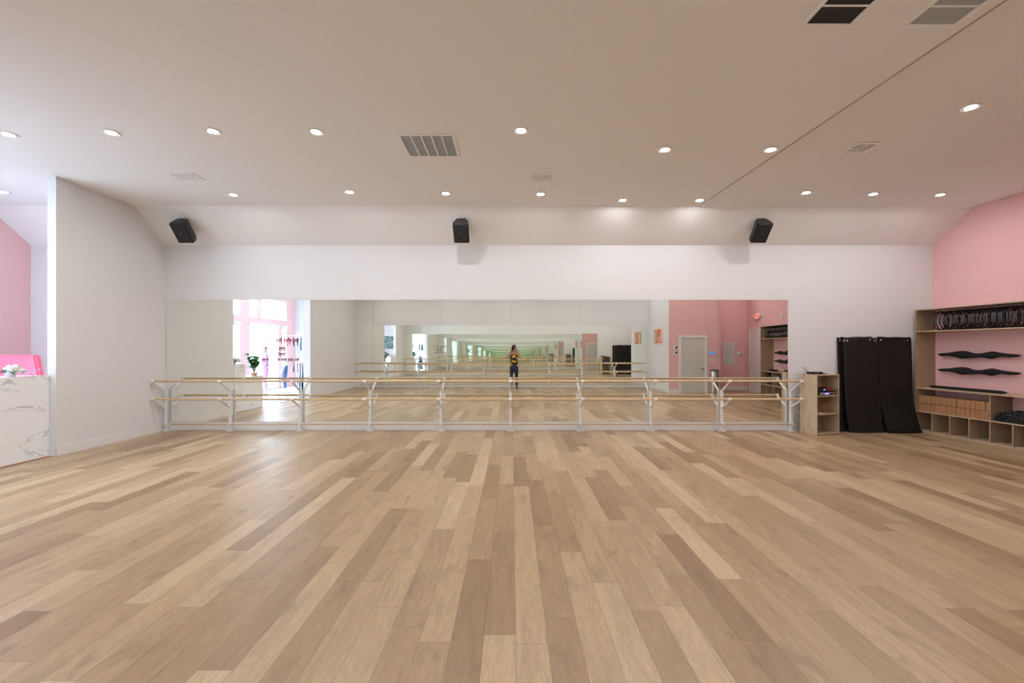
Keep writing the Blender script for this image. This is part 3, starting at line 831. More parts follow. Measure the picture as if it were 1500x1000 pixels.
# balls near the end of the unit (seen in the mirror)
mb = thing('medicine_ball', 'black medicine ball in the double row on the top shelf', 'ball', (0, 0, 0), 0, 'black balls on the top shelf')
MB().sph((0, 0, .105), .105, u=24, v=16).build('ball_skin', M_rubber, mb, True)
MB().tube([(.106 * math.cos(2 * PI * k / 28), 0, .105 + .106 * math.sin(2 * PI * k / 28)) for k in range(28)], .003, 6, True).build('seam', M_black, mb, True)
pl = []
for k in range(8): pl.append((W(6.62 - .213 * k, .24, 1.985), .3 * k))
for k in range(7): pl.append((W(6.515 - .213 * k, .24, 1.985 + .186), .5 * k + .2))
copies(mb, pl)
for u, rr, c, lab in ((6.40, .20, (.012, .012, .016), 'large black exercise ball in the open shelf bay under the counter'), (5.60, .19, (.05, .06, .10), 'dark blue exercise ball in the bay beside the large black one')):
    o = thing('exercise_ball', lab, 'ball', W(u, .22, .415))
    MB().sph((0, 0, rr), rr, u=32, v=20).build('ball_skin', mat('ball_%d' % int(u), c, .3), o, True)
    MB().cyl((0, -rr - .002, rr), (0, -rr + .01, rr), .012).build('valve', M_black, o)
bag = tag(MB().sph((0, 0, 0), .06, sx=5.5, sy=1.6, sz=.55, u=24, v=12).build('strap_bundle', M_black_fab, smooth=True), 'flat black strap bundle on the counter above the exercise balls', 'strap')
bag.location = W(6.28, .22, .903); bag.rotation_euler = (0, 0, UA)

# ------------------------------------------------------------------ hanging / leaning mats
def mat_obj(xc, w, lean, top, yoff, kick, label, seed):
    r = thing('exercise_mat', label, 'exercise mat', (xc, 9.12, 0), 0, 'black exercise mats leaning on the wall')
    rr = random.Random(seed); ph = rr.uniform(0, 6)
    def path(t):     # t=0 top .. 1 bottom
        y = -yoff - lean * t - kick * max(0, (t - .55) / .45) ** 2.2
        z = top * (1 - t) + .012
        return y, z
    def fn(a, t):
        y, z = path(t)
        x = (a - .5) * w + .012 * math.sin(3 * t + ph) + .07 * kick * max(0, t - .5)
        dent = .030 * math.exp(-((a - .62) / .16) ** 2 - ((t - .12) / .10) ** 2)
        wave = .010 * math.sin(a * PI * 2 + ph) * (1 - t)
        z2 = z - (.012 * math.sin(a * PI * 2.0 + ph) + .010 * math.sin(a * PI)) * (1 - t) ** 6
        return (x, y + dent + wave - .012 * math.sin(PI * a), z2)
    b = MB()
    b.grid(fn, 18, 40)
    bmesh.ops.solidify(b.bm, geom=b.bm.faces[:], thickness=.014)
    b.build('mat_pad', M_rubber, r, True)
    for a in (.08, .90):
        x, y, z = fn(a, .034)
        g = MB(); g.tube([(x + .015 * math.cos(2 * PI * k / 18), y - .022, z + .015 * math.sin(2 * PI * k / 18)) for k in range(18)], .005, 6, True)
        g.cyl((x, y - .022, z), (x, y + .002, z), .010, seg=14)
        g.build('grommet', M_chrome, r, True)
    return r
mat_obj(6.80, .62, .07, 1.862, .012, .05, 'rearmost black mat of the left stack, edge showing at far left', 1)
mat_obj(6.87, .62, .08, 1.858, .035, .06, 'middle black mat of the left stack, just behind the front one', 2)
mat_obj(6.92, .655, .09, 1.855, .062, .10, 'front black exercise mat of the left stack with two metal eyelets', 3)
mat_obj(7.64, .66, .09, 1.858, .022, .08, 'rear black mat of the right stack, half hidden', 4)
mat_obj(7.60, .66, .10, 1.855, .050, .16, 'front black exercise mat of the right stack beside the shelving', 5)

# ------------------------------------------------------------------ small cabinet
CA = math.atan2(.17, .56)
CB = (5.74, 8.57)
def cw(x, y, z): return (CB[0] + math.cos(CA) * x - math.sin(CA) * y, CB[1] + math.sin(CA) * x + math.cos(CA) * y, z)
cab = thing('open_cabinet', 'small open plywood cabinet with three shelves holding audio gear', 'cabinet', (*CB, 0), CA)
CWD, CDP, CH = .565, .45, 1.145
def cp(name, *a, m=M_ply): return MB().box(*a, .0015).build(name, m, cab)
cp('side_panel', 0, .018, 0, .36, 0, CH - .018, m=M_ply); cp('side_panel', CWD - .018, CWD, 0, CDP, 0, CH - .018)
cp('top_panel', 0, CWD, -.004, CDP, CH - .018, CH)
for z in (.03, .40, .745): cp('shelf', .018, CWD - .018, .002, CDP, z - .018, z)
cp('plinth', .018, CWD - .018, .03, .048, 0, .012)
cp('back_panel', .018, .30, .335, .347, .745, CH - .018, m=M_plyside); cp('back_panel', .018, CWD - .018, .335, .347, .40, .727, m=M_plyside); cp('back_panel', .018, CWD - .018, .335, .347, .03, .382, m=M_plyside)
cp('back_panel', .36, CWD - .018, .335, .347, .745, CH - .018)
# on top
r = thing('wireless_receiver', 'black wireless receiver box with two antennas on top of the small cabinet', 'receiver', cw(.15, .17, CH), CA)
MB().box(-.125, .125, -.07, .07, .004, .048, .004).build('case', M_black, r)
MB().box(-.10, .03, -.072, -.070, .016, .036).build('front_plate', M_chrome_d, r)
for x, dx in ((-.11, -.10), (-.06, -.09)): MB().cyl((x, .06, .03), (x + dx, .09, .135), .004, seg=8).build('antenna', M_black, r)
MB().tube([(-.125, .05, .02), (-.19, .06, .03), (-.215, .07, -.05), (-.21, .08, -.15), (-.16, .12, -.22), (-.12, .2, -.24)], .004, 8).build('cable', M_black, r, True)
tag(MB().box(-.09, .09, -.055, .055, .0, .014, .004).build('tablet', M_black, loc=cw(.40, .22, CH), rotz=CA + .4), 'flat black tablet lying on top of the small cabinet', 'tablet')
# inside
r = thing('power_amplifier', 'amplifier with silver front and lit blue display in the small cabinet', 'amplifier', cw(.285, .16, .745), CA)
MB().box(-.215, .215, -.12, .15, .012, .085, .004).build('case', M_black, r)
MB().box(-.17, .20, -.126, -.12, .014, .058, .002).build('front_plate', mat('satin_silver', (.55, .53, .50), .35, metal=.6), r)
MB().box(-.04, .055, -.129, -.126, .018, .048).build('display', mat('blue_display', (.05, .05, .4), .3, emit=(.22, .20, 1.0), estr=1.6), r)
for x in (.09, .135): MB().cyl((x, -.126, .035), (x, -.140, .035), .013, seg=16).build('knob', M_black, r)
for s in (-1, 1):
    MB().tube([(s * .225, -.10, .03), (s * .225, -.15, .03), (s * .225, -.15, .10), (s * .225, -.10, .10)], .009, 8).build('handle', M_black, r, True)
r = thing('audio_mixer', 'black audio box with small blue light on the amplifier', 'mixer', cw(.20, .16, .831), CA)
MB().box(-.15, .11, -.10, .10, 0, .05, .004).build('case', M_black, r)
MB().box(.04, .075, -.103, -.10, .018, .030).build('indicator', mat('indicator_blue', (.1, .1, .5), .3, emit=(.3, .4, 1), estr=2), r)
r = thing('red_case', 'red box beside the audio box on the amplifier', 'box', cw(.40, .16, .831), CA)
MB().box(-.075, .06, -.09, .07, 0, .055, .006).build('case', mat('dull_red_plastic', (.30, .05, .055), .5), r)
MB().box(-.078, .063, -.093, .073, .055, .064, .003).build('lid', MATS['dull_red_plastic'], r)
tag(MB().box(-.07, .07, -.09, .09, 0, .012).box(-.06, .065, -.085, .085, .012, .02, M=Matrix.Rotation(.3, 4, 'Z')).build('paper_stack', mat('pinkish_paper', (.62, .47, .44), .7), loc=cw(.12, .12, .40), rotz=CA + .2),
    'small stack of pale papers on the middle shelf of the small cabinet', 'papers')

# ------------------------------------------------------------------ lobby
DX = XL - .10      # desk front plane
r = thing('reception_desk', 'tall white marble reception desk at the lobby opening', 'desk', (DX, 6.94, 0))
MB().box(-.04, 0, -.72, -.001, 0.012, 1.215, .002).build('front_panel', M_marble, r)
MB().box(-.55, -.001, -.74, -.001, 1.215, 1.235, .003).build('counter_top', M_marble, r)
MB().box(-.50, -.04, -.70, -.66, 0, 1.215).build('end_panel', M_marble, r)
MB().box(-.02, .006, -.72, -.005, 0, .014).build('kick_trim', M_pot, r)
r = thing('low_counter', 'lower white reception counter section carrying the potted plant', 'counter', (DX, 6.20, 0))
MB().box(-.04, 0, -.82, 0, 0, .86, .002).build('front_panel', M_marble, r)
MB().box(-.50, .0, -.84, .0, .86, .88, .003).build('counter_top', M_trim, r)
MB().box(-.48, -.04, -.82, -.78, 0, .86).build('end_panel', mat('grey_laminate', (.50, .56, .60), .4), r)

def hydrangea(parent, c, rad, m, n=60, seed=0, name='bloom'):
    b = MB(); rg = random.Random(seed)
    b.sph(c, rad * .8, u=12, v=8)
    for k in range(n):
        v = Vector((rg.gauss(0, 1), rg.gauss(0, 1), rg.gauss(0, 1) + .3)).normalized()
        p = Vector(c) + v * rad * rg.uniform(.75, 1.0)
        b.sph(p, rad * .22, sz=.6, u=6, v=4)
    return b.build(name, m, parent, True)
def leaf(b, base, d, L, w, droop=.3, nu=6, roll=0):
    d = Vector(d).normalized(); s = d.cross(Vector((0, 0, 1)))
    if s.length < .01: s = Vector((1, 0, 0))
    s.normalize(); up_ = s.cross(d).normalized()
    rows = []
    for i in range(nu + 1):
        t = i / nu; c = Vector(base) + d * L * t - Vector((0, 0, 1)) * droop * L * t * t
        ww = w * math.sin(PI * min(1, .06 + .94 * t) ** .85) if t < 1 else .001
        e = up_ * (.25 * ww)
        rows.append([b.bm.verts.new(c - s * ww + e), b.bm.verts.new(c), b.bm.verts.new(c + s * ww + e)])
    for i in range(nu):
        for k in range(2): b.bm.faces.new((rows[i][k], rows[i][k + 1], rows[i + 1][k + 1], rows[i + 1][k]))
r = thing('flower_arrangement', 'low bouquet of white and pink flowers on the marble desk', 'flowers', (-7.18, 6.52, 1.235))
MB().lathe([(.045, 0), (.055, .02), (.06, .06), (.055, .07)], seg=20).build('vase', M_plate, r, 'auto')
for k, (c, rd, m) in enumerate([((.0, 0, .115), .06, M_petal), ((.08, -.03, .11), .058, M_petal), ((.03, .05, .13), .05, M_petal), ((-.08, .02, .10), .05, M_petal),
                                ((-.14, -.05, .07), .042, M_petal_p), ((-.10, -.08, .10), .035, M_petal_p), ((.14, .02, .08), .045, M_petal)]):
    hydrangea(r, c, rd, m, 46, k)
b = MB(); rg = random.Random(2)
for k in range(26):
    a = rg.uniform(0, 2 * PI); leaf(b, (.03 * math.cos(a), .03 * math.sin(a), .06), (math.cos(a), math.sin(a), rg.uniform(-.1, .9)), rg.uniform(.09, .17), .018, .3, 4)
b.build('foliage', M_leaf_d, r)
r = thing('orchid_sprig', 'small white and violet flower sprig at the wall end of the desk', 'flowers', (-7.16, 6.80, 1.235))
b = MB(); b.tube([(0, 0, 0), (.01, 0, .04), (.05, 0, .075), (.10, .0, .09)], .003, 6); b.tube([(0, 0, 0), (-.03, 0, .03), (-.09, .01, .045)], .003, 6); b.build('stem', M_leaf_d, r, True)
for k, p in enumerate([(.05, 0, .075), (.10, 0, .09), (-.05, 0, .035), (-.09, 0, .045), (.02, 0, .045)]): hydrangea(r, p, .018, mat('violet_petals', (.55, .50, .75), .6), 10, k)

r = thing('pink_armchair', 'hot pink high-backed chair behind the marble desk', 'chair', (-8.62, 7.95, 0))
b = MB(); b.prism([(-.42, .50), (.36, .50), (.46, .98), (.34, 1.53), (-.42, 1.53)], -.06, .06, 'y')
bmesh.ops.bevel(b.bm, geom=b.bm.edges[:], offset=.025, segments=3, affect='EDGES'); b.build('backrest', M_hot, r, 'auto')
MB().box(-.36, .36, -.55, -.05, .42, .54, .03).build('seat', M_hot, r, 'auto')
for x in (-.3, .3):
    for y in (-.5, -.1): MB().cyl((x, y, 0), (x, y, .43), .018).build('leg', M_chrome, r)

# potted plant on the low counter
r = thing('potted_plant', 'broad-leaved green potted plant on the low reception counter', 'plant', (-7.20, 5.55, .88))
MB().lathe([(.07, 0), (.085, .07), (.09, .09), (.08, .09)], seg=24).build('pot', M_pot, r, 'auto')
b = MB(); rg = random.Random(11); stems = []
for k in range(6):
    a = k * 1.05 + .3; q = .16 if k < 5 else .02
    pts = [(0, 0, .08), (.5 * q * math.cos(a), .5 * q * math.sin(a), .28), (q * math.cos(a), q * math.sin(a), .46 + .05 * (k % 3) + (.12 if k == 5 else 0))]
    b.tube(pts, [.010, .008, .005], 7); stems.append(pts)
b.build('stem', mat('plant_stem', (.16, .12, .05), .6), r, True)
b = MB()
for pts in stems:
    p0, p1, p2 = [Vector(p) for p in pts]
    for k in range(9):
        t = .30 + .70 * k / 8
        p = p0.lerp(p1, t).lerp(p1.lerp(p2, t), t); a = rg.uniform(0, 2 * PI)
        leaf(b, p, (math.cos(a), math.sin(a), rg.uniform(.1, 1.1)), rg.uniform(.20, .30), rg.uniform(.055, .08), .35, 7)
b.build('foliage', M_leaf, r, True)

# framed picture on the lobby far wall (appears only through the two mirrors)
r = thing('framed_picture', 'grey-green framed picture on the lobby wall, seen in double reflection', 'picture', (-8.02, D, 2.05))
MB().box(-.54, .54, -.022, 0, -.40, .40, .003).build('frame', M_dark, r)
MB().box(-.52, .52, -.026, -.022, -.38, .38).build('print', mat('grey_teal_print', (.17, .25, .26), .6, var=.75, vscale=5), r)

# chandelier in the lobby
r = thing('chandelier', 'small brass chandelier with glass tubes hanging in the lobby', 'chandelier', (-8.05, 3.2, 0))
MB().cyl((0, 0, 3.05), (0, 0, ZC), .008).lathe([(.06, ZC - .02), (.06, ZC)]).build('hanging_rod', M_chrome, r)
b = MB()
for k in range(8):
    a = k * PI / 4; b.tube([(0, 0, 3.05), (.15 * math.cos(a), .15 * math.sin(a), 2.98), (.30 * math.cos(a), .30 * math.sin(a), 3.02)], .007, 7)
b.tube([(.30 * math.cos(2 * PI * k / 32), .30 * math.sin(2 * PI * k / 32), 3.02) for k in range(32)], .006, 7, True)
b.build('frame', mat('pale_gold', (.70, .62, .48), .3, metal=.8), r, True)
for k in range(8):
    a = k * PI / 4; MB().cyl((.30 * math.cos(a), .30 * math.sin(a), 3.0), (.30 * math.cos(a), .30 * math.sin(a), 3.16), .022, seg=14).build('glass_shade', mat('frosted_glass', (.75, .78, .80), .25), r, 'auto')
r = thing('pendant_lamp', 'slender white pendant lamp hanging in front of the lobby window', 'pendant lamp', (-8.75, 2.05, 0))
MB().cyl((0, 0, 2.15), (0, 0, ZC), .006).build('cord', M_trim, r)
MB().lathe([(.02, 2.16), (.14, 2.05), (.17, 1.95), (.16, 1.95), (.10, 2.04)], seg=28).build('shade', M_trim, r, 'auto')

# garment racks
def garment(name, label, cat, loc, w, h, m, rot=0, legs=False, seed=0, group=None):
    r = thing(name, label, cat, loc, rot, group); rg = random.Random(seed); ph = rg.uniform(0, 6)
    b = MB()
    def prof(a, t):
        sh = (1 - .35 * math.exp(-t * 9)) if not legs else (.8 + .2 * min(1, t * 3))
        x = (a - .5) * w * sh; z = -h * t + (.03 * (1 - abs(2 * a - 1)) if t < .01 else 0)
        y = .018 * math.sin(a * 11 + ph) * (.3 + t) + .01 * math.sin(t * 7 + ph)
        if legs and t > .35: x += (.5 if a > .5 else -.5) * .03
        return (x, y, z - .06)
    if legs:
        def p1(a, t): return prof(a * .5, t)
        def p2(a, t): return prof(.5 + a * .5, t)
        b.grid(p1, 8, 14); b.grid(p2, 8, 14)
    else: b.grid(prof, 14, 14)
    bmesh.ops.solidify(b.bm, geom=b.bm.faces[:], thickness=.03)
    b.build('fabric', m, r, True)
    MB().tube([(-w * .35, 0, -.07), (0, 0, -.01), (w * .35, 0, -.07)], .004, 6).tube([(0, 0, -.01), (0, 0, .02), (.015, 0, .045), (.03, 0, .035)], .003, 6).build('hanger', M_chrome, r, True)
    return r
def rack(name, label, x0, x1, y, bars, h, wood=False):
    r = thing(name, label, 'clothes rack', ((x0 + x1) / 2, y, 0)); w = (x1 - x0) / 2
    for s in (-1, 1):
        MB().cyl((s * w, 0, .02), (s * w, 0, h), .014, seg=10).build('upright', M_trim, r)
        MB().box(s * w - .025, s * w + .025, -.22, .22, 0, .02, .004).build('foot', M_trim, r)
    for z in bars: MB().cyl((-w, 0, z), (w, 0, z), .012, seg=10).build('hanging_bar', M_trim, r)
    return r
cols = {'coral': (.70, .10, .06), 'navy': (.008, .015, .05), 'rose': (.75, .35, .42), 'black': (.02, .02, .025), 'mint': (.45, .60, .50), 'blue': (.015, .04, .14), 'sky': (.05, .17, .28), 'white': (.75, .75, .75)}
for k, v in cols.items(): mat('cloth_' + k, v, .8, bump=.3, bscale=400, sheen=.2)
rack('clothes_rack', 'white two-tier clothes rack by the pink window wall, seen in the mirror', -9.10, -8.35, .05, (2.15, 1.20), 2.3)
for k, (c, lab) in enumerate((('coral', 'coral top'), ('rose', 'rose pink top'), ('navy', 'navy top'), ('black', 'black top'), ('white', 'white top'))):
    garment('hanging_shirt', lab + ' hanging on the upper bar of the rack by the window wall', 'top', (-9.0 + .135 * k, .05, 2.13), .28, .34, MATS['cloth_' + c], R(62), seed=k)
for k, (c, lab) in enumerate((('mint', 'pale mint leggings'), ('white', 'white leggings'), ('blue', 'royal blue leggings'), ('navy', 'navy leggings'), ('rose', 'rose pink leggings'))):
    garment('hanging_leggings', lab + ' hanging on the lower bar of the rack by the window wall', 'leggings', (-9.0 + .135 * k, .05, 1.18), .26, .42, MATS['cloth_' + c], R(62), True, k + 9)
rack('clothes_rack', 'white clothes rack beside the lobby wall end, seen in the mirror', -7.62, -7.10, 2.15, (2.12, 1.16), 2.25)
for k, (c, lab) in enumerate((('sky', 'sky blue top'), ('navy', 'dark navy top'))):
    garment('hanging_shirt', lab + ' hanging high on the rack beside the lobby wall end', 'top', (-7.47 + .15 * k, 2.15, 2.10), .28, .46, MATS['cloth_' + c], R(55), seed=30 + k)
for k, (c, lab) in enumerate((('sky', 'long sky blue trousers'), ('blue', 'long royal blue trousers'), ('navy', 'long dark navy trousers'))):
    garment('hanging_trousers', lab + ' hanging low on the rack beside the lobby wall end', 'trousers', (-7.50 + .09 * k, 2.15, 1.14), .26, 1.0, MATS['cloth_' + c], R(60), True, 40 + k)

# ------------------------------------------------------------------ figures
def limb_scale(pts, idx, s): return [(p[0], p[1], p[2], tuple(q + s for q in (p[3] if isinstance(p[3], tuple) else (p[3], p[3])))) for p in [pts[i] for i in idx]]
def chain(pts, add=0.0, sub=2):
    P = [(p[0], p[1], p[2], tuple(q + add for q in (p[3] if isinstance(p[3], tuple) else (p[3], p[3])))) for p in pts]
    return skin_mesh(P, [(i, i + 1) for i in range(len(P) - 1)], sub)
BODY = [(0, 0, .95, (.145, .105)), (0, .01, 1.08, (.118, .09)), (0, .01, 1.24, (.135, .10)), (0, 0, 1.36, (.145, .095)), (0, 0, 1.44, (.085, .075)),
        (0, .01, 1.51, (.052, .055)), (0, .03, 1.57, (.062, .078)), (0, .025, 1.65, (.074, .098)), (0, .015, 1.73, (.055, .075))]
def legs_(dx=0.0, stance=.10):
    L = []
    for s in (-1, 1):
        L.append([(s * .085, 0, .90, .092), (s * .095, .005, .70, .082), (s * stance, .02, .49, .056), (s * stance, -.01, .33, .052), (s * (stance + .005), -.01, .09, .034), (s * (stance + .01), .07, .035, .030), (s * (stance + .015), .14, .022, .022)])
    return L
def make_body(root, arms, name='body', m=None, head=True, stance=.10):
    pts = list(BODY) if head else list(BODY[:6]); edges = [(i, i + 1) for i in range(len(pts) - 1)]
    for L in legs_(stance=stance):
        k = len(pts); pts += L; edges.append((0, k)); edges += [(k + i, k + i + 1) for i in range(len(L) - 1)]
    for A in arms:
        k = len(pts); pts += A; edges.append((3, k)); edges += [(k + i, k + i + 1) for i in range(len(A) - 1)]
    me = skin_mesh(pts, edges, 2)
    return mesh_obj(name, me, m or M_skin, root)
def hand(parent, wrist, d, palm_n, side, m, curl=.6, name='hand'):
    """wrist point, direction of fingers, palm normal, side (+1 thumb toward cross product)"""
    d = Vector(d).normalized(); n = Vector(palm_n).normalized(); s = d.cross(n).normalized() * side
    w = Vector(wrist); lens = [.070, .080, .074, .058]
    pts = [(*w, (.024, .018)), (*(w + d * .045), (.036, .016)), (*(w + d * .085), (.036, .013))]
    ed = [(0, 1), (1, 2)]
    for k in range(4):
        b0 = w + d * .088 + s * (.027 - .018 * k); L = lens[k]; p = b0; v = d.copy(); i0 = len(pts)
        pts.append((*p, .0088))
        for j, fr in enumerate((.45, .32, .23)):
            v = (v * math.cos(curl * (.8 if j == 0 else 1)) + n * math.sin(curl * (.8 if j == 0 else 1))).normalized()
            # keep rotating toward the palm normal
            p = p + v * L * fr; pts.append((*p, .0082 - .0008 * j))
        ed.append((2, i0)); ed += [(i0, i0 + 1), (i0 + 1, i0 + 2), (i0 + 2, i0 + 3)]
    t0 = w + d * .03 + s * .03; i0 = len(pts)
    pts += [(*t0, .012), (*(t0 + d * .028 + s * .022 + n * .012), .0105), (*(t0 + d * .055 + s * .026 + n * .030), .009)]
    ed += [(1, i0), (i0, i0 + 1), (i0 + 1, i0 + 2)]
    return mesh_obj(name, skin_mesh(pts, ed, 1), m, parent)

# the photographer, reflected in the mirrors
PX, PY = .085, -.36
ph = thing('person', 'person in black and yellow top and navy shorts raising a camera, reflected in the mirror', 'person', (PX, PY, 0))
arms = []
for s in (-1, 1):
    arms.append([(s * .165, 0, 1.405, .050), (s * .235, .06, 1.32, .043), (s * .275, .12, 1.245, .036), (s * .20, .185, 1.40, .032), (s * .118, .215, 1.545, .022)])
make_body(ph, arms, stance=.11)
hand(ph, (.118, .215, 1.545), (-.15, .35, 1), (-.9, .25, -.1), -1, M_skin, .5)
hand(ph, (-.118, .215, 1.545), (.15, .35, 1), (.9, .25, -.1), 1, M_skin, .5)
b = MB()
b.sph((0, .122, 1.635), .018, sx=.8, sy=1.2, sz=1.5, u=12, v=8)
for s in (-1, 1): b.sph((s * .078, .02, 1.645), .026, sx=.4, sy=.8, sz=1.2, u=12, v=8)
b.sph((0, .108, 1.588), .02, sx=1.2, sy=.5, sz=.4, u=12, v=8)
b.build('facial_features', M_skin, ph, True)
b = MB()
for s in (-1, 1): b.sph((s * .031, .108, 1.662), .010, u=10, v=8)
b.build('eyes', mat('eye_dark', (.03, .02, .02), .2), ph, True)
b = MB(); b.sph((0, -.005, 1.69), .105, sx=.88, sy=1.08, sz=1.0, u=24, v=16); b.sph((0, -.07, 1.56), .07, sx=1.0, sy=.6, sz=1.9, u=20, v=12)
b.bm.verts.ensure_lookup_table()
for v in b.bm.verts:
    if v.co.y > .075 and v.co.z < 1.715: v.co.y = .075 - (v.co.y - .075) * .5
b.build('hair', M_hair, ph, True)
# top: one skinned torso shell a little wider than the body
M_top = bpy.data.materials.new('black_yellow_top'); M_top.use_nodes = True
nt = M_top.node_tree; bs = nt.nodes['Principled BSDF']; tc = nt.nodes.new('ShaderNodeTexCoord')
nn = nt.nodes.new('ShaderNodeTexNoise'); nn.inputs['Scale'].default_value = 7.0; nn.inputs['Detail'].default_value = 1
rp = nt.nodes.new('ShaderNodeValToRGB'); rp.color_ramp.interpolation = 'CONSTANT'
rp.color_ramp.elements[0].color = (.012, .012, .02, 1); rp.color_ramp.elements[1].color = (.80, .42, .03, 1); rp.color_ramp.elements[1].position = .53
nt.links.new(tc.outputs['Object'], nn.inputs['Vector']); nt.links.new(nn.outputs['Fac'], rp.inputs['Fac']); nt.links.new(rp.outputs['Color'], bs.inputs['Base Color'])
bs.inputs['Roughness'].default_value = .8
mesh_obj('tank_top', chain([(0, .005, .93, (.155, .12)), (0, .005, 1.0, (.175, .135)), (0, .01, 1.12, (.158, .125)), (0, .01, 1.24, (.172, .13)), (0, 0, 1.36, (.178, .122)), (0, 0, 1.44, (.115, .10))]), M_top, ph)
pts = [(0, 0, .99, (.152, .113)), (0, 0, .92, (.155, .115))]; ed = [(0, 1)]
for s in (-1, 1):
    k = len(pts); pts += [(s * .088, 0, .84, .104), (s * .095, .004, .70, .098), (s * .098, .006, .64, .098)]; ed += [(1, k), (k, k + 1), (k + 1, k + 2)]
mesh_obj('shorts', skin_mesh(pts, ed, 2), mat('navy_shorts', (.012, .020, .065), .8), ph)
for s in (-1, 1):
    mesh_obj('legging', chain([(s * .090, .003, .80, .096), (s * .096, .005, .66, .092), (s * .110, .02, .49, .062), (s * .110, -.01, .33, .058), (s * .115, -.01, .10, .040)]), mat('charcoal_legging', (.02, .022, .025), .75), ph)
    b = MB(); b.sph((s * .122, .055, .04), .05, sx=.95, sy=2.6, sz=.85, u=20, v=12); b.sph((s * .116, -.02, .075), .047, sx=.9, sy=1.1, sz=1.0)
    for v in b.bm.verts: v.co.z = max(v.co.z, .002)
    b.build('shoe', mat('black_shoe', (.010, .010, .012), .5), ph, True)
# the camera held at the face
r = thing('photo_camera', 'black photo camera held at the face of the reflected photographer', 'camera', (PX - .04, -.13, CZ))
MB().box(-.07, .07, -.035, .035, -.052, .045, .01).box(-.028, .028, -.035, .03, .04, .075, .008).build('camera_body', M_black, r, 'auto')
MB().cyl((0, .035, -.005), (0, .095, -.005), .036, .040, 28).build('lens_barrel', M_black, r, 'auto')
MB().cyl((0, .0945, -.005), (0, .096, -.005), .032, seg=24).build('lens_glass', mat('lens_glass', (.01, .01, .02), .05, coat=1.0), r)
for o in (ph,): pass

# mannequins in the lobby
def mannequin(loc, rot, label, bodym, clothes):
    r = thing('mannequin', label, 'mannequin', loc, rot, 'lobby mannequins')
    arms = [[(s * .165, 0, 1.40, .045), (s * .225, .0, 1.22, .036), (s * .265, .03, 1.02, .030), (s * .315, .09, .84, .018), (s * .34, .12, .74, .022)] for s in (-1, 1)]
    make_body(r, arms, 'body', bodym, head=True, stance=.07)
    MB().lathe([(.20, 0), (.20, .012), (.19, .016)], seg=30).build('base_plate', M_chrome, r)
    clothes(r); return r
M_mann = mat('white_mannequin', (.74, .74, .76), .3)
def legset(r, m, top=.98, bottom=.14, add=.012, nm='leggings'):
    pts = [(0, 0, top + .02, (.128 + add, .095 + add)), (0, 0, .92, (.145 + add, .105 + add))]; ed = [(0, 1)]
    for s in (-1, 1):
        k = len(pts); pts += [(s * .085, 0, .82, .088 + add), (s * .09, .005, .68, .080 + add), (s * .072, .02, .49, .054 + add), (s * .07, -.01, .33, .050 + add), (s * .075, -.01, bottom, .034 + add)]
        ed += [(1, k)] + [(k + i, k + i + 1) for i in range(4)]
    mesh_obj(nm, skin_mesh(pts, ed, 2), m, r)
def cl_pink(r):
    m = mat('lilac_pink_knit', (.55, .26, .42), .8)
    legset(r, m, add=.016, nm='trousers'); mesh_obj('pink_top', chain([(0, 0, .94, (.165, .13)), (0, 0, 1.02, (.17, .13)), (0, .01, 1.12, (.155, .12)), (0, .01, 1.24, (.17, .13)), (0, 0, 1.36, (.18, .122)), (0, 0, 1.45, (.12, .10))]), m, r)
def cl_blue(r):
    legset(r, mat('slate_blue_leggings', (.045, .085, .22), .7), top=1.06, bottom=.16)
    mesh_obj('crop_top', chain([(0, .01, 1.20, (.140, .108)), (0, .01, 1.28, (.148, .112)), (0, 0, 1.37, (.152, .104)), (0, 0, 1.43, (.095, .085))]), mat('white_crop_top', (.74, .76, .80), .8), r)
mannequin((-9.05, 1.55, 0), R(60), 'mannequin in a pink outfit by the lobby window, seen in the mirror', mat('lilac_mannequin', (.52, .34, .48), .5), cl_pink)
mannequin((-8.42, 1.40, 0), R(60), 'white mannequin in blue leggings by the lobby window, seen in the mirror', M_mann, cl_blue)

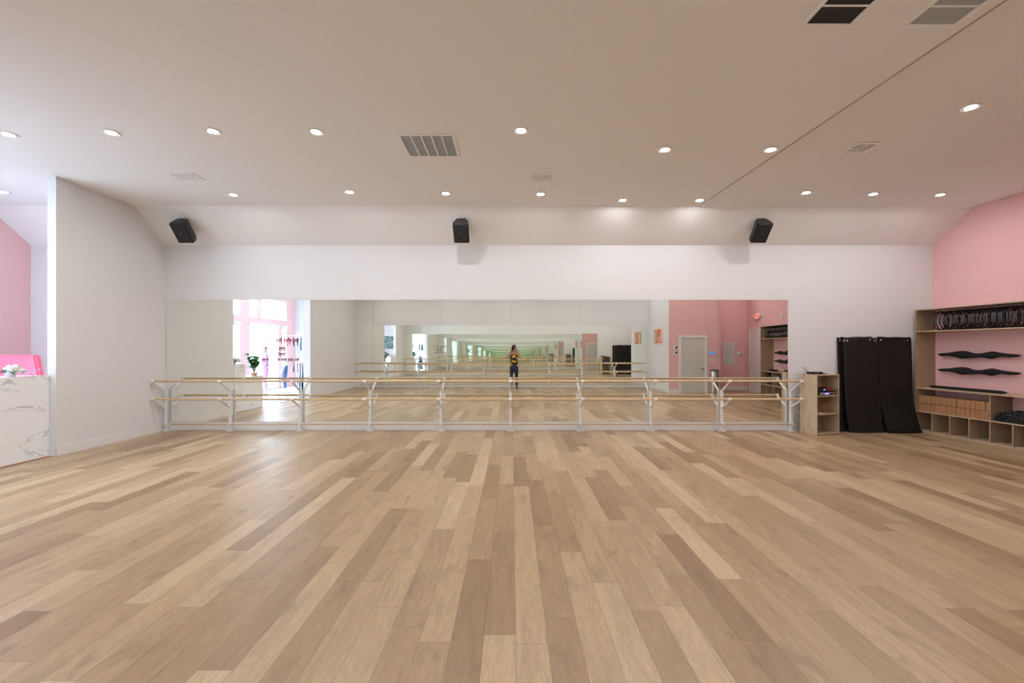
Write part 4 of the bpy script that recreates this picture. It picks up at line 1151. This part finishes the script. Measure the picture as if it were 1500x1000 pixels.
# ------------------------------------------------------------------ outside
b = MB(); b.box(-40, XLL - .1, -30, 30, -.3, -.06); struct(b.build('ground', mat('pale_concrete', (.55, .55, .55), .8, var=.1)))
bl = thing('building', 'white building with grey-blue windows across the street outside the lobby', 'building', (-19, 0, -.06))
MB().box(-6, 0, -16, 12, 0, 9).build('facade', mat('white_render', (.40, .42, .44), .8), bl)
M_win = mat('street_window', (.012, .032, .05), .9, spec=0)
for y in (-11, -7.6, -4.4, -1.2, 2.4, 5.6):
    for z in (.6, 3.6, 6.4):
        w = MB().box(0, .06, y - .65, y + .65, z, z + 1.7, .01).build('window', M_trim, bl)
        MB().box(.06, .07, y - .55, y + .55, z + .1, z + 1.6).build('pane', M_win, w)

# ------------------------------------------------------------------ light
w = bpy.data.worlds.new('world'); scene.world = w; w.use_nodes = True
bg = w.node_tree.nodes['Background']; bg.inputs['Color'].default_value = (.74, .87, 1.0, 1); bg.inputs['Strength'].default_value = 23.0
for i, (a, c, e, f_) in enumerate(OPEN):
    l = bpy.data.lights.new('window_portal', 'AREA'); l.shape = 'RECTANGLE'; l.size = f_ - e; l.size_y = c - a
    l.cycles.is_portal = True
    o = bpy.data.objects.new('window_portal', l); COL.objects.link(o)
    o.location = (XLL - .16, (a + c) / 2, (e + f_) / 2)
    o.rotation_euler = (0, R(-90), 0)

vs = scene.view_settings
vs.view_transform = 'Standard'; vs.look = 'None'; vs.gamma = 1; vs.exposure = 0.38; vs.use_curve_mapping = False
cy = scene.cycles
cy.max_bounces = 36; cy.diffuse_bounces = 5; cy.glossy_bounces = 32; cy.transmission_bounces = 6; cy.transparent_max_bounces = 12
cy.sample_clamp_indirect = 4.0; cy.blur_glossy = 0.3; cy.caustics_reflective = True; cy.caustics_refractive = False
cy.use_denoising = True
try: cy.denoiser = 'OPENIMAGEDENOISE'; cy.denoising_input_passes = 'RGB_ALBEDO_NORMAL'
except Exception: pass
cy.use_light_tree = True
for o in list(bpy.data.objects):
    if o.name.endswith('_tmp'): bpy.data.objects.remove(o)
